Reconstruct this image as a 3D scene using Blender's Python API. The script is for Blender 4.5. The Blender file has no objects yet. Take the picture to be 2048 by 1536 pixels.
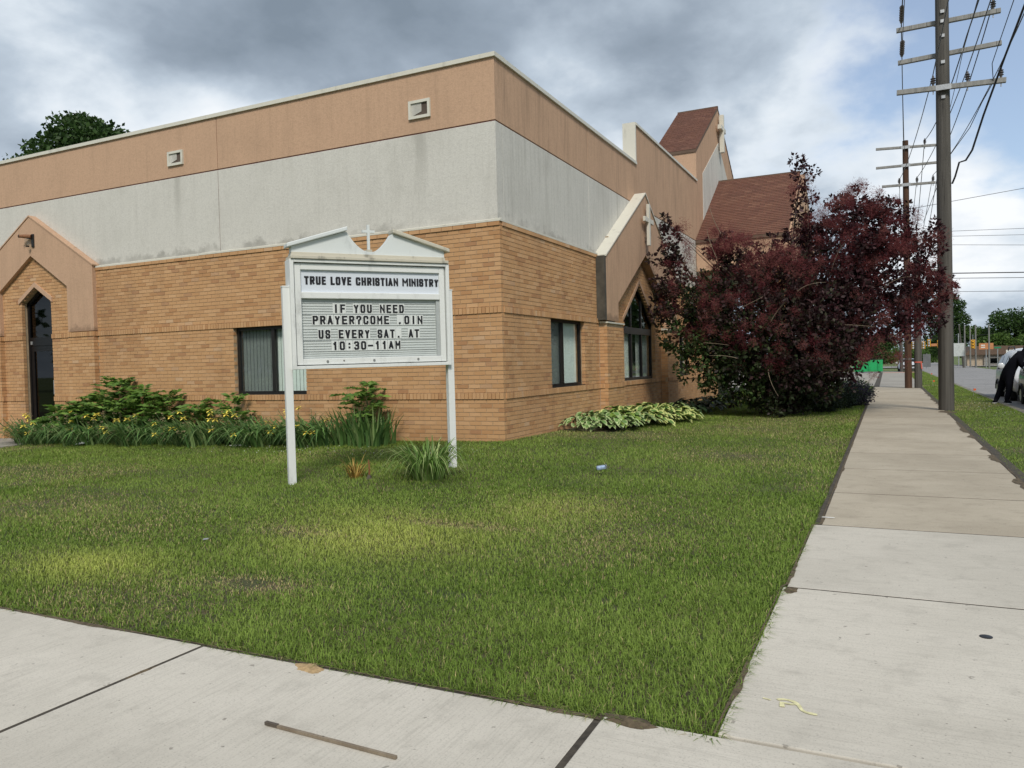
import bpy, bmesh, math, random
import numpy as np
from mathutils import Vector, Matrix

# ------------------------------------------------------------------ scene, camera, light
scn = bpy.context.scene
col = scn.collection
R = math.radians
UNIT = 1.15            # everything is laid out in brick-course units and scaled to metres at the end
random.seed(7); rng = np.random.default_rng(11)

CAM = Vector((5.2554, -10.5928, 1.1171))
yaw, pitch, roll, FPX = R(-25.77866), R(-1.36499), R(-1.43850), 1554.13
fwd = Vector((math.sin(yaw)*math.cos(pitch), math.cos(yaw)*math.cos(pitch), math.sin(pitch)))
rgt = Vector((math.cos(yaw), -math.sin(yaw), 0)); upv = rgt.cross(fwd)
cr, sr = math.cos(roll), math.sin(roll)
rx, uy = cr*rgt + sr*upv, -sr*rgt + cr*upv
cam_d = bpy.data.cameras.new('camera'); cam = bpy.data.objects.new('camera', cam_d); col.objects.link(cam)
cam.matrix_world = Matrix(((rx.x, uy.x, -fwd.x, CAM.x*UNIT), (rx.y, uy.y, -fwd.y, CAM.y*UNIT), (rx.z, uy.z, -fwd.z, CAM.z*UNIT), (0, 0, 0, 1)))
cam_d.sensor_fit = 'HORIZONTAL'; cam_d.sensor_width = 36.0; cam_d.lens = FPX/2048*36.0
cam_d.clip_start = 0.05; cam_d.clip_end = 4000
scn.camera = cam

SUN_AZ, SUN_EL = R(150), R(44)        # azimuth clockwise from +Y
sun_dir = Vector((math.sin(SUN_AZ)*math.cos(SUN_EL), math.cos(SUN_AZ)*math.cos(SUN_EL), math.sin(SUN_EL)))
sd = bpy.data.lights.new('sun', 'SUN'); sd.energy = 2.0; sd.angle = R(14); sd.color = (1.0, 0.935, 0.83)
so = bpy.data.objects.new('sun', sd); col.objects.link(so)
so.rotation_euler = (-sun_dir).to_track_quat('-Z', 'Y').to_euler(); so.location = (0, -20, 40)

scn.view_settings.view_transform = 'Standard'; scn.view_settings.look = 'None'
scn.view_settings.exposure = 0.47; scn.view_settings.gamma = 1.0; scn.view_settings.use_curve_mapping = False
scn.render.engine = 'CYCLES'
scn.cycles.max_bounces = 6; scn.cycles.transparent_max_bounces = 12; scn.cycles.use_denoising = True

world = bpy.data.worlds.new('World'); scn.world = world; world.use_nodes = True

class NT:
    """small helper to wire node trees"""
    def __init__(s, tree): s.t = tree; tree.nodes.clear()
    def n(s, typ, **kw):
        nd = s.t.nodes.new(typ)
        for k, v in kw.items():
            if k.startswith('_'): setattr(nd, k[1:], v)
        return nd
    def set(s, sock, v):
        if isinstance(v, bpy.types.NodeSocket): s.t.links.new(v, sock)
        else:
            try: sock.default_value = v
            except Exception: sock.default_value = (*v, 1.0)
    def math(s, op, a, b=0.0, c=None, clamp=False):
        nd = s.n('ShaderNodeMath', _operation=op, _use_clamp=clamp)
        s.set(nd.inputs[0], a); s.set(nd.inputs[1], b)
        if c is not None: s.set(nd.inputs[2], c)
        return nd.outputs[0]
    def vmath(s, op, a, b=(0, 0, 0)):
        nd = s.n('ShaderNodeVectorMath', _operation=op); s.set(nd.inputs[0], a); s.set(nd.inputs[1], b)
        return nd.outputs['Value'] if op in ('DOT_PRODUCT', 'LENGTH', 'DISTANCE') else nd.outputs[0]
    def mix(s, f, a, b, blend='MIX'):
        nd = s.n('ShaderNodeMix', _data_type='RGBA', _blend_type=blend)
        s.set(nd.inputs[0], f); s.set(nd.inputs[6], a if not isinstance(a, tuple) else (*a[:3], 1)); s.set(nd.inputs[7], b if not isinstance(b, tuple) else (*b[:3], 1))
        return nd.outputs[2]
    def noise(s, vec, scale, detail=4, rough=0.55, dist=0.0):
        nd = s.n('ShaderNodeTexNoise'); s.set(nd.inputs['Vector'], vec); nd.inputs['Scale'].default_value = scale
        nd.inputs['Detail'].default_value = detail; nd.inputs['Roughness'].default_value = rough; nd.inputs['Distortion'].default_value = dist
        return nd.outputs[0]
    def ramp(s, f, stops, interp='LINEAR'):
        nd = s.n('ShaderNodeValToRGB'); s.set(nd.inputs[0], f); cr_ = nd.color_ramp; cr_.interpolation = interp
        while len(cr_.elements) > 1: cr_.elements.remove(cr_.elements[-1])
        for i, (p, c) in enumerate(stops):
            e = cr_.elements[0] if i == 0 else cr_.elements.new(p)
            e.position = p; e.color = (*c, 1) if len(c) == 3 else c
        return nd.outputs[0]
    def maprange(s, v, a, b, c=0.0, d=1.0, smooth=True):
        nd = s.n('ShaderNodeMapRange', _interpolation_type='SMOOTHSTEP' if smooth else 'LINEAR')
        s.set(nd.inputs[0], v)
        for i, q in enumerate((a, b, c, d)): nd.inputs[i+1].default_value = q
        return nd.outputs[0]
    def scale(s, vec, sc):
        nd = s.n('ShaderNodeMapping'); s.set(nd.inputs[0], vec); nd.inputs['Scale'].default_value = sc
        return nd.outputs[0]

def build_world():
    w = NT(world.node_tree)
    out = w.n('ShaderNodeOutputWorld')
    sky = w.n('ShaderNodeTexSky'); sky.sky_type = 'NISHITA'; sky.sun_disc = False
    sky.sun_elevation = SUN_EL; sky.sun_rotation = SUN_AZ; sky.air_density = 1.0; sky.dust_density = 1.2; sky.ozone_density = 1.5
    d = w.n('ShaderNodeTexCoord').outputs['Generated']
    sep = w.n('ShaderNodeSeparateXYZ'); w.set(sep.inputs[0], d)
    zz = w.math('ADD', w.math('MAXIMUM', sep.outputs[2], 0.0), 0.42)
    cmb = w.n('ShaderNodeCombineXYZ')
    w.set(cmb.inputs[0], w.math('DIVIDE', sep.outputs[0], zz)); w.set(cmb.inputs[1], w.math('DIVIDE', sep.outputs[1], zz)); cmb.inputs[2].default_value = 3.7
    uv = cmb.outputs[0]
    n1 = w.noise(uv, 1.5, 6, 0.54, 0.0)
    n2 = w.noise(w.vmath('ADD', uv, (11.3, 4.1, 0)), 2.3, 6, 0.50, 0.15)
    n3 = w.noise(w.vmath('ADD', uv, (3.3, 24.1, 2)), 6.0, 7, 0.55, 0.1)
    # broad weather pattern: heavy banks overhead with bright breaks, opening to blue down the street
    def lobe(v, power):
        l = math.sqrt(sum(c*c for c in v)); v = tuple(c/l for c in v)
        return w.math('POWER', w.math('MAXIMUM', w.vmath('DOT_PRODUCT', d, v), 0.0), power)
    def total(base, terms):
        r = base
        for t_, k in terms: r = w.math('ADD', r, w.math('MULTIPLY', t_, k))
        return r
    dn = [(w.math('SUBTRACT', n, 0.5), k) for n, k in ((n2, 1.15), (n3, .55))]
    cover = total(n1, [(lobe((0.22, 0.93, 0.29), 34), -0.78), (lobe((-0.60, 0.70, 0.37), 20), 0.20), (lobe((0.10, 0.985, 0.125), 130), 0.52), (lobe((-.25, .92, .22), 30), .22), (w.math('SUBTRACT', n3, 0.5), 0.75)])
    cov = w.maprange(cover, 0.20, 0.50)
    thick = total(0.64, dn + [(lobe((-0.62, 0.70, 0.35), 60), 0.27), (lobe((-0.46, 0.80, 0.38), 70), 0.20), (lobe((-0.20, 0.905, 0.375), 110), 0.20), (lobe((-0.69, 0.68, 0.245), 260), -0.55), (lobe((-.78, .56, .29), 350), -.38), (lobe((-0.31, 0.91, 0.26), 160), -0.20), (lobe((-.06, .97, .22), 70), -.10), (lobe((0.10, 0.985, 0.125), 130), -0.20)])
    ccol = w.ramp(thick, [(0.32, (0.88, 0.905, 0.93)), (0.48, (0.68, 0.745, 0.81)), (0.60, (0.47, 0.545, 0.63)), (0.78, (0.30, 0.36, 0.435)), (0.98, (0.205, 0.255, 0.315))])
    b1 = w.n('ShaderNodeBackground'); w.set(b1.inputs[0], w.mix(0.30, sky.outputs[0], (3.6, 4.0, 4.6))); b1.inputs[1].default_value = 0.115
    b2 = w.n('ShaderNodeBackground'); w.set(b2.inputs[0], ccol); b2.inputs[1].default_value = 0.80
    mx = w.n('ShaderNodeMixShader'); w.set(mx.inputs[0], cov); w.set(mx.inputs[1], b1.outputs[0]); w.set(mx.inputs[2], b2.outputs[0])
    w.set(out.inputs[0], mx.outputs[0])
build_world()

# ------------------------------------------------------------------ helpers
def tag(o, label=None, cat=None, group=None, kind=None):
    for k, v in (('label', label), ('category', cat), ('group', group), ('kind', kind)):
        if v: o[k] = v
    return o
def thing(name, loc=(0, 0, 0), label=None, cat=None, group=None, rz=0.0):
    o = bpy.data.objects.new(name, None); o.empty_display_size = 0.1; col.objects.link(o)
    o.location = loc; o.rotation_euler = (0, 0, rz)
    return tag(o, label, cat, group)
def link(name, me, mats, parent=None, rel=False):
    o = bpy.data.objects.new(name, me); col.objects.link(o)
    for m in (mats if isinstance(mats, (list, tuple)) else [mats]):
        if m is not None: me.materials.append(m)
    if parent is not None:
        o.parent = parent
        if not rel and parent.parent is None and parent.type == 'EMPTY': o.location = -parent.location
    return o
class MB:
    def __init__(s): s.v = []; s.f = []; s.m = []; s.mi = 0
    def add(s, vs, fs):
        b = len(s.v); s.v += [tuple(v) for v in vs]; s.f += [tuple(i+b for i in f) for f in fs]; s.m += [s.mi]*len(fs)
        return s
    def box(s, x0, x1, y0, y1, z0, z1):
        return s.add([(x0,y0,z0),(x1,y0,z0),(x1,y1,z0),(x0,y1,z0),(x0,y0,z1),(x1,y0,z1),(x1,y1,z1),(x0,y1,z1)],
                     [(0,3,2,1),(4,5,6,7),(0,1,5,4),(1,2,6,5),(2,3,7,6),(3,0,4,7)])
    def prism(s, poly, a, b, ax):
        """poly of 2-D points (the two other axes in x,y,z order) extruded along axis ax from a to b"""
        def mk(p, t):
            q = [p[0], p[1]]; q.insert(ax, t); return tuple(q)
        n = len(poly); vs = [mk(p, a) for p in poly] + [mk(p, b) for p in poly]
        fs = [tuple(range(n-1, -1, -1)), tuple(range(n, 2*n))] + [(i, (i+1) % n, n+(i+1) % n, n+i) for i in range(n)]
        return s.add(vs, fs)
    def obox(s, c, ux, uy, uz, hx, hy, hz):
        c, ux, uy, uz = map(Vector, (c, ux, uy, uz)); vs = []
        for k in (-1, 1):
            for (i, j) in ((-1,-1),(1,-1),(1,1),(-1,1)): vs.append(c + ux*(i*hx) + uy*(j*hy) + uz*(k*hz))
        return s.add(vs, [(0,3,2,1),(4,5,6,7),(0,1,5,4),(1,2,6,5),(2,3,7,6),(3,0,4,7)])
    def tube(s, pts, rad, n=8, caps=True):
        pts = [Vector(p) for p in pts]; m = len(pts)
        if not isinstance(rad, (list, tuple)): rad = [rad]*m
        vs = []; prev = None
        for i, p in enumerate(pts):
            t = (pts[min(i+1, m-1)] - pts[max(i-1, 0)])
            t = t.normalized() if t.length > 1e-9 else Vector((0, 0, 1))
            a = prev - t*prev.dot(t) if prev is not None else (Vector((1, 0, 0)) - t*t.x if abs(t.x) < .9 else Vector((0, 1, 0)) - t*t.y)
            a.normalize(); prev = a; b = t.cross(a)
            for k in range(n):
                an = 2*math.pi*k/n; vs.append(p + (a*math.cos(an) + b*math.sin(an))*rad[i])
        fs = [(i*n+k, i*n+(k+1) % n, (i+1)*n+(k+1) % n, (i+1)*n+k) for i in range(m-1) for k in range(n)]
        if caps: fs += [tuple(range(n-1, -1, -1)), tuple(range((m-1)*n, m*n))]
        return s.add(vs, fs)
    def lathe(s, c, prof, n=12, ax=2):
        vs = []
        for r, h in prof:
            for k in range(n):
                an = 2*math.pi*k/n; p = [r*math.cos(an), r*math.sin(an)]; p.insert(ax, h); vs.append((c[0]+p[0], c[1]+p[1], c[2]+p[2]))
        m = len(prof); fs = [(i*n+k, i*n+(k+1) % n, (i+1)*n+(k+1) % n, (i+1)*n+k) for i in range(m-1) for k in range(n)]
        fs += [tuple(range(n-1, -1, -1)), tuple(range((m-1)*n, m*n))]
        return s.add(vs, fs)
    def mesh(s, name):
        me = bpy.data.meshes.new(name); me.from_pydata(s.v, [], s.f)
        if any(s.m): me.polygons.foreach_set('material_index', s.m)
        if len(s.f) < 3000:
            b = bmesh.new(); b.from_mesh(me); bmesh.ops.recalc_face_normals(b, faces=b.faces); b.to_mesh(me); b.free()
        me.update(); return me
    def build(s, name, mats, parent=None, smooth=False, bevel=0.0, rel=False, kind=None):
        me = s.mesh(name); o = link(name, me, mats, parent, rel)
        if smooth:
            me.polygons.foreach_set('use_smooth', [True]*len(me.polygons))
            if hasattr(me, 'set_sharp_from_angle'): me.set_sharp_from_angle(angle=R(40))
        if bevel:
            b = o.modifiers.new('bevel', 'BEVEL'); b.width = bevel; b.segments = 2; b.limit_method = 'ANGLE'
        if kind: o['kind'] = kind
        return o

def np_mesh(name, V, F, colors=None, nper=None):
    """V (n,3); F (m,k) quads or tris; colors per vertex"""
    me = bpy.data.meshes.new(name); k = F.shape[1]
    me.vertices.add(len(V)); me.vertices.foreach_set('co', V.astype(np.float32).ravel())
    me.loops.add(F.size); me.loops.foreach_set('vertex_index', F.astype(np.int32).ravel())
    me.polygons.add(len(F)); me.polygons.foreach_set('loop_start', np.arange(0, F.size, k, dtype=np.int32))
    me.update(calc_edges=True)
    if colors is not None:
        at = me.color_attributes.new('col', 'FLOAT_COLOR', 'POINT')
        c = np.ones((len(V), 4), np.float32); c[:, :3] = colors; at.data.foreach_set('color', c.ravel())
    return me
def unit(a): return a/np.maximum(np.linalg.norm(a, axis=-1, keepdims=True), 1e-9)
def leaves(P, D, N, L, W, C):
    """rhombic leaves: base P, direction D, normal N, length L, width W, colour C"""
    n = len(P); S = unit(np.cross(D, N)); L = L[:, None]; W = W[:, None]
    mid = P + D*L*0.45 + N*L*0.10
    V = np.stack([P, mid + S*W*.5, P + D*L, mid - S*W*.5], 1).reshape(-1, 3)
    F = np.arange(4*n).reshape(n, 4); return V, F, np.repeat(C, 4, 0)
def strips(P, D, H, lean, W, C, seg=3, droop=1.0):
    """grass-like blades: base P, horizontal direction D, height H, lean 0..1, width W"""
    n = len(P); S = np.stack([-D[:, 1], D[:, 0], np.zeros(n)], 1); Vs = []
    for i in range(seg+1):
        t = i/seg; out = lean*(t**1.6); up = t*np.sqrt(np.maximum(1-(lean*t*.75)**2, .05)) - droop*lean*np.maximum(t-.55, 0)**2*1.6
        c = P + D*(out*H)[:, None]; c[:, 2] += up*H
        w = (W*(1-t**2.2)*.5 + W*.03)[:, None] if i < seg else None
        if i < seg: Vs += [c - S*w, c + S*w]
        else: Vs += [c]
    V = np.stack(Vs, 1); k = V.shape[1]; b = (np.arange(n)*k)[:, None]; F = []
    for i in range(seg-1):
        F.append(np.array([[2*i, 2*i+1, 2*i+3]])+b); F.append(np.array([[2*i, 2*i+3, 2*i+2]])+b)
    i = seg-1; F.append(np.array([[2*i, 2*i+1, 2*seg]])+b)
    return V.reshape(-1, 3), np.concatenate(F), np.repeat(C, k, 0)
class VN:
    """value noise on a grid (for growth and colour patches)"""
    def __init__(s, seed, n=64): s.g = np.random.default_rng(seed).random((n, n)); s.n = n
    def __call__(s, x, y, sc):
        x = np.asarray(x)*sc+17.3; y = np.asarray(y)*sc+9.1; xi = np.floor(x).astype(int); yi = np.floor(y).astype(int)
        fx = x-xi; fy = y-yi; fx = fx*fx*(3-2*fx); fy = fy*fy*(3-2*fy); g = s.g; n = s.n
        return (g[xi % n, yi % n]*(1-fx)+g[(xi+1) % n, yi % n]*fx)*(1-fy)+(g[xi % n, (yi+1) % n]*(1-fx)+g[(xi+1) % n, (yi+1) % n]*fx)*fy

# ------------------------------------------------------------------ materials
MAT = {}
def newmat(name):
    m = bpy.data.materials.new(name); m.use_nodes = True; MAT[name] = m
    w = NT(m.node_tree); out = w.n('ShaderNodeOutputMaterial'); bs = w.n('ShaderNodeBsdfPrincipled')
    w.t.links.new(bs.outputs[0], out.inputs[0]); w.bs = bs; w.out = out
    w.obj = w.n('ShaderNodeTexCoord').outputs['Object']
    return m, w
def bump(w, h, strength=0.3, dist=0.01):
    b = w.n('ShaderNodeBump'); w.set(b.inputs['Height'], h); b.inputs['Strength'].default_value = strength; b.inputs['Distance'].default_value = dist
    w.t.links.new(b.outputs[0], w.bs.inputs['Normal'])
def simple(name, c, rough=0.6, metal=0.0, var=0.15, scale=6.0, bumps=0.0, spec=0.5, detail=5):
    m, w = newmat(name)
    f = w.noise(w.obj, scale, detail, 0.6)
    lo = tuple(max(0, x*(1-var)) for x in c); hi = tuple(x*(1+var) for x in c)
    w.set(w.bs.inputs['Base Color'], w.ramp(f, [(0.3, lo), (0.7, hi)]))
    w.bs.inputs['Roughness'].default_value = rough; w.bs.inputs['Metallic'].default_value = metal
    w.bs.inputs['Specular IOR Level'].default_value = spec
    if bumps: bump(w, w.noise(w.obj, scale*8, 4), bumps, 0.005)
    return m
def stucco(name, base, dirt, streak=0.5):
    m, w = newmat(name)
    big = w.noise(w.obj, 0.9, 4, 0.6)
    st = w.noise(w.scale(w.obj, (16, 16, 0.8)), 1.0, 7, 0.68)
    st2 = w.noise(w.scale(w.obj, (3.6, 3.6, 0.55)), 1.0, 7, 0.66, 0.5)
    fine = w.noise(w.obj, 60, 4, 0.7)
    f = w.math('ADD', w.math('MULTIPLY', w.maprange(st, .46, .78), streak*.7), w.math('MULTIPLY', w.maprange(st2, .45, .80), streak*.75))
    geo = w.n('ShaderNodeNewGeometry'); sepn = w.n('ShaderNodeSeparateXYZ'); w.set(sepn.inputs[0], geo.outputs['Normal'])
    side = w.maprange(sepn.outputs[0], 0.3, 0.9, 0.65, 1.55)       # the street side is the more rain-streaked wall
    f = w.math('MULTIPLY', f, side)
    f = w.math('ADD', f, w.math('MULTIPLY', w.maprange(big, .45, .8), .22), clamp=True)
    c = w.mix(f, base, dirt)
    sp = w.n('ShaderNodeSeparateXYZ'); w.set(sp.inputs[0], w.obj); nz = w.noise(w.obj, 5.0, 6, .7)
    if 'grey' in name:
        for sx in (-1.40, -6.86):      # run-off below the two scuppers
            mk = w.maprange(w.math('ABSOLUTE', w.math('ADD', w.math('SUBTRACT', sp.outputs[0], sx), w.math('MULTIPLY', w.math('SUBTRACT', st2, .5), .5))), .02, .16, 1, 0)
            mk = w.math('MULTIPLY', mk, w.maprange(sp.outputs[2], 3.6, 4.85)); c = w.mix(w.math('MULTIPLY', mk, .42), c, tuple(x*.8 for x in dirt))
        md = w.maprange(w.math('ADD', sp.outputs[2], w.math('MULTIPLY', w.math('SUBTRACT', nz, .5), -.55)), 3.36, 3.52, 1, 0)      # mildew on the ledge
        c = w.mix(w.math('MULTIPLY', md, w.maprange(w.noise(w.obj, .8, 3, .6), 0.40, .60, .15, .60)), c, tuple(x*.48 for x in dirt))
    else:
        md = w.maprange(w.math('ADD', sp.outputs[2], w.math('MULTIPLY', w.math('SUBTRACT', nz, .5), -.5)), 2.04, 2.16, 1, 0); c = w.mix(w.math('MULTIPLY', md, .6), c, tuple(x*.5 for x in dirt))
    c = w.mix(w.maprange(fine, .35, .7, 0.0, .28), c, tuple(x*.62 for x in base))
    gr = w.noise(w.obj, 26, 6, .75); c = w.mix(w.maprange(gr, .42, .68, 0.0, .34), c, tuple(x*.60 for x in base))
    c = w.mix(w.maprange(gr, .36, .20, 0.0, .5, True), c, tuple(min(1, x*1.25) for x in base))
    w.set(w.bs.inputs['Base Color'], c); w.bs.inputs['Roughness'].default_value = 0.93; w.bs.inputs['Specular IOR Level'].default_value = 0.2
    bump(w, w.math('ADD', fine, gr), 0.6, 0.008); return m
stucco('stucco_grey', (0.655, 0.64, 0.595), (0.33, 0.32, 0.28), .40)
stucco('stucco_orange', (0.575, 0.38, 0.258), (0.30, 0.205, 0.14), .5)
def brickmat():
    m, w = newmat('brick')
    g = w.n('ShaderNodeNewGeometry'); oi = w.n('ShaderNodeObjectInfo')
    r = w.math('FRACT', w.math('ADD', g.outputs['Random Per Island'], oi.outputs['Random']))
    geo_pos = g.outputs['Position']
    c = w.ramp(r, [(0.0, (.52, .295, .142)), (.2, (.565, .335, .168)), (.45, (.535, .31, .152)), (.68, (.61, .375, .20)), (.86, (.48, .262, .122)), (.95, (.42, .225, .115)), (1.0, (.60, .40, .24))])
    big = w.noise(geo_pos, 0.55, 4, 0.6); st = w.noise(w.scale(geo_pos, (2.2, 2.2, .35)), 1.0, 4, .6)
    c = w.mix(w.math('MULTIPLY', w.maprange(big, .42, .7), .24), c, (.25, .135, .075))
    c = w.mix(w.math('MULTIPLY', w.maprange(st, .5, .75), .26), c, (.22, .13, .08))
    eff = w.maprange(w.noise(geo_pos, 3.1, 6, .7), .70, .78); c = w.mix(w.math('MULTIPLY', eff, .55), c, (.62, .56, .48))
    fine = w.noise(geo_pos, 90, 3, .7); c = w.mix(w.maprange(fine, .4, .75, 0, .22), c, (.30, .15, .07))
    w.set(w.bs.inputs['Base Color'], c); w.bs.inputs['Roughness'].default_value = .88; w.bs.inputs['Specular IOR Level'].default_value = .25
    bump(w, fine, .4, .004)
brickmat()
simple('mortar', (.40, .30, .195), .95, var=.25, scale=9)
simple('pier_side', (.075, .068, .055), .9, var=.35, scale=5); simple('maroon', (.16, .06, .05), .8)
simple('joint_dark', (.10, .075, .06), .9)
def metalwhite(name, c, dirt=.5):
    m, w = newmat(name)
    f = w.noise(w.scale(w.obj, (5, 5, 2.2)), 1.0, 6, .65); g = w.noise(w.obj, 14, 5, .7)
    k = w.math('MULTIPLY', w.maprange(f, .52, .78), dirt)
    cc = w.mix(k, c, tuple(x*.52 for x in c)); cc = w.mix(w.maprange(g, .62, .75, 0, .35*dirt), cc, (.30, .25, .19))
    w.set(w.bs.inputs['Base Color'], cc); w.bs.inputs['Roughness'].default_value = .5
metalwhite('coping_white', (.64, .62, .54), .55)
metalwhite('sign_white', (.74, .76, .75), .75)
metalwhite('sign_pediment', (.66, .70, .70), .6)
metalwhite('sign_ledge', (.55, .52, .43), 1.9)
metalwhite('panel_white', (.66, .71, .78), .12)
simple('message_panel', (.60, .64, .63), .35, var=.05)
simple('rail', (.42, .45, .45), .4, var=.1)
simple('tile_clear', (.70, .73, .72), .25, var=.03)
simple('letter_black', (.012, .012, .016), .45, var=.1)
simple('bolt', (.35, .35, .34), .4, .6)
simple('bronze_frame', (.022, .020, .019), .4, .3)
simple('black_frame', (.010, .010, .012), .35, .3)
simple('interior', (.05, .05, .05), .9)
simple('blind', (.78, .84, .80), .75, var=.05)
simple('screen', (.10, .11, .115), .8)
def glassmat(name, tint, refl=1.0, rough=0.02):
    m, w = newmat(name); w.t.nodes.remove(w.bs)
    tr = w.n('ShaderNodeBsdfTransparent'); tr.inputs[0].default_value = (*tint, 1)
    gl = w.n('ShaderNodeBsdfGlossy'); gl.inputs['Roughness'].default_value = rough; gl.inputs[0].default_value = (refl, refl, refl, 1)
    fr = w.n('ShaderNodeLayerWeight'); fr.inputs[0].default_value = .5
    mx = w.n('ShaderNodeMixShader'); w.set(mx.inputs[0], w.math('ADD', w.math('MULTIPLY', w.math('POWER', fr.outputs['Facing'], 5.0), .9), .045)); w.set(mx.inputs[1], tr.outputs[0]); w.set(mx.inputs[2], gl.outputs[0])
    w.set(w.out.inputs[0], mx.outputs[0]); return m
glassmat('glass', (.95, .975, .97)); glassmat('glass_dark', (.10, .11, .12), 1.0); glassmat('glass_jar', (.9, .92, .9))
def shinglemat():
    m, w = newmat('shingle')
    g = w.n('ShaderNodeNewGeometry'); r = g.outputs['Random Per Island']
    c = w.ramp(r, [(0, (.125, .052, .034)), (.4, (.165, .072, .045)), (.75, (.145, .06, .04)), (1, (.20, .095, .06))])
    big = w.noise(g.outputs['Position'], .5, 4, .6); c = w.mix(w.math('MULTIPLY', w.maprange(big, .48, .75), .5), c, (.06, .033, .026))
    f = w.noise(g.outputs['Position'], 40, 3, .7); c = w.mix(w.maprange(f, .4, .7, 0, .3), c, (.09, .04, .028))
    w.set(w.bs.inputs['Base Color'], c); w.bs.inputs['Roughness'].default_value = .92
shinglemat()
def concrete(name, c, c2, brush=0):
    m, w = newmat(name); oi = w.n('ShaderNodeObjectInfo'); g = w.n('ShaderNodeNewGeometry').outputs['Position']
    big = w.noise(g, .8, 5, .6); mid = w.noise(g, 5, 6, .65); fine = w.noise(g, 110, 4, .75)
    sc = (3.0, 90, 1) if brush == 0 else (90, 3.0, 1)
    br = w.noise(w.scale(g, sc), 1.0, 3, .6)
    cc = w.mix(w.maprange(big, .35, .7), c, c2)
    cc = w.mix(w.math('MULTIPLY', w.maprange(mid, .48, .75), .45), cc, tuple(x*.72 for x in c2))
    cc = w.mix(w.maprange(fine, .50, .72, 0, .50), cc, tuple(x*.45 for x in c2))
    cc = w.mix(w.maprange(br, .46, .70, 0, .24), cc, tuple(x*.62 for x in c2))
    speck = w.maprange(w.noise(g, 23, 2, .5), .71, .74); cc = w.mix(w.math('MULTIPLY', speck, .5), cc, (.10, .085, .07))
    hs = w.n('ShaderNodeHueSaturation'); w.set(hs.inputs['Color'], cc); w.set(hs.inputs['Value'], w.maprange(oi.outputs['Random'], 0, 1, .93, 1.06, False))
    w.set(w.bs.inputs['Base Color'], hs.outputs[0]); w.bs.inputs['Roughness'].default_value = .95; w.bs.inputs['Specular IOR Level'].default_value = .2
    bump(w, w.math('ADD', w.math('MULTIPLY', br, .7), w.math('MULTIPLY', fine, .5)), .35, .004)
concrete('concrete_new_x', (.585, .545, .475), (.50, .465, .402), 0)
concrete('concrete_new_y', (.585, .545, .475), (.50, .465, .402), 1)
concrete('concrete_old', (.465, .41, .325), (.385, .335, .262), 0)
concrete('concrete_drive', (.36, .335, .295), (.30, .28, .25), 0)
def asphalt():
    m, w = newmat('asphalt'); g = w.n('ShaderNodeNewGeometry').outputs['Position']
    c = w.ramp(w.noise(g, .6, 5, .6), [(.3, (.24, .232, .228)), (.7, (.31, .30, .295))])
    cr_ = w.n('ShaderNodeTexVoronoi', _feature='DISTANCE_TO_EDGE'); w.set(cr_.inputs['Vector'], w.vmath('ADD', w.scale(g, (.55, .28, 1)), w.vmath('SCALE', g))); cr_.inputs['Scale'].default_value = 1.0
    n = w.noise(g, 1.2, 5, .6, 1.0)
    crack = w.maprange(w.math('ADD', cr_.outputs['Distance'], w.math('MULTIPLY', w.math('SUBTRACT', n, .5), .06)), .0, .022, 1, 0)
    c = w.mix(w.math('MULTIPLY', crack, .75), c, (.05, .05, .05))
    c = w.mix(w.maprange(w.noise(g, 60, 3, .7), .4, .7, 0, .3), c, (.09, .088, .085))
    w.set(w.bs.inputs['Base Color'], c); w.bs.inputs['Roughness'].default_value = .92
asphalt()
def soil():
    m, w = newmat('soil'); g = w.n('ShaderNodeNewGeometry').outputs['Position']
    c = w.ramp(w.noise(g, 7, 6, .7), [(.3, (.045, .036, .022)), (.5, (.085, .07, .04)), (.68, (.15, .115, .068))])
    c = w.mix(w.maprange(w.noise(g, 1.1, 4, .6), .4, .62), c, (.055, .07, .022))
    w.set(w.bs.inputs['Base Color'], c); w.bs.inputs['Roughness'].default_value = 1
    bump(w, w.noise(g, 40, 5, .7), .8, .02)
soil()
simple('kerb_dirty', (.20, .185, .15), .95, var=.5, scale=2); simple('joint_dirt', (.06, .05, .038), 1.0, var=.5, scale=25); simple('dirt', (.10, .075, .045), 1.0, var=.6, scale=30, bumps=.6)
simple('sand', (.42, .29, .15), 1.0, var=.3, scale=60, bumps=.6)
def groundmat():
    m, w = newmat('ground'); g = w.n('ShaderNodeNewGeometry').outputs['Position']
    c = w.ramp(w.noise(g, .35, 6, .65), [(.3, (.085, .125, .03)), (.55, (.125, .16, .045)), (.75, (.19, .18, .075))])
    c = w.mix(w.maprange(w.noise(g, 14, 4, .7), .4, .7, 0, .6), c, (.05, .075, .02))
    w.set(w.bs.inputs['Base Color'], c); w.bs.inputs['Roughness'].default_value = 1
groundmat()
def attrmat(name, rough=.6, transl=.35, spec=.3):
    m, w = newmat(name); a = w.n('ShaderNodeAttribute', _attribute_name='col')
    w.set(w.bs.inputs['Base Color'], a.outputs['Color']); w.bs.inputs['Roughness'].default_value = rough; w.bs.inputs['Specular IOR Level'].default_value = spec
    if transl:
        t = w.n('ShaderNodeBsdfTranslucent'); w.set(t.inputs[0], a.outputs['Color'])
        mx = w.n('ShaderNodeMixShader'); mx.inputs[0].default_value = transl
        w.set(mx.inputs[1], w.bs.outputs[0]); w.set(mx.inputs[2], t.outputs[0]); w.set(w.out.inputs[0], mx.outputs[0])
attrmat('leaf', .55, .3); attrmat('grass', .65, .3, .25); attrmat('plume', .9, .45, .05)
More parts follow.
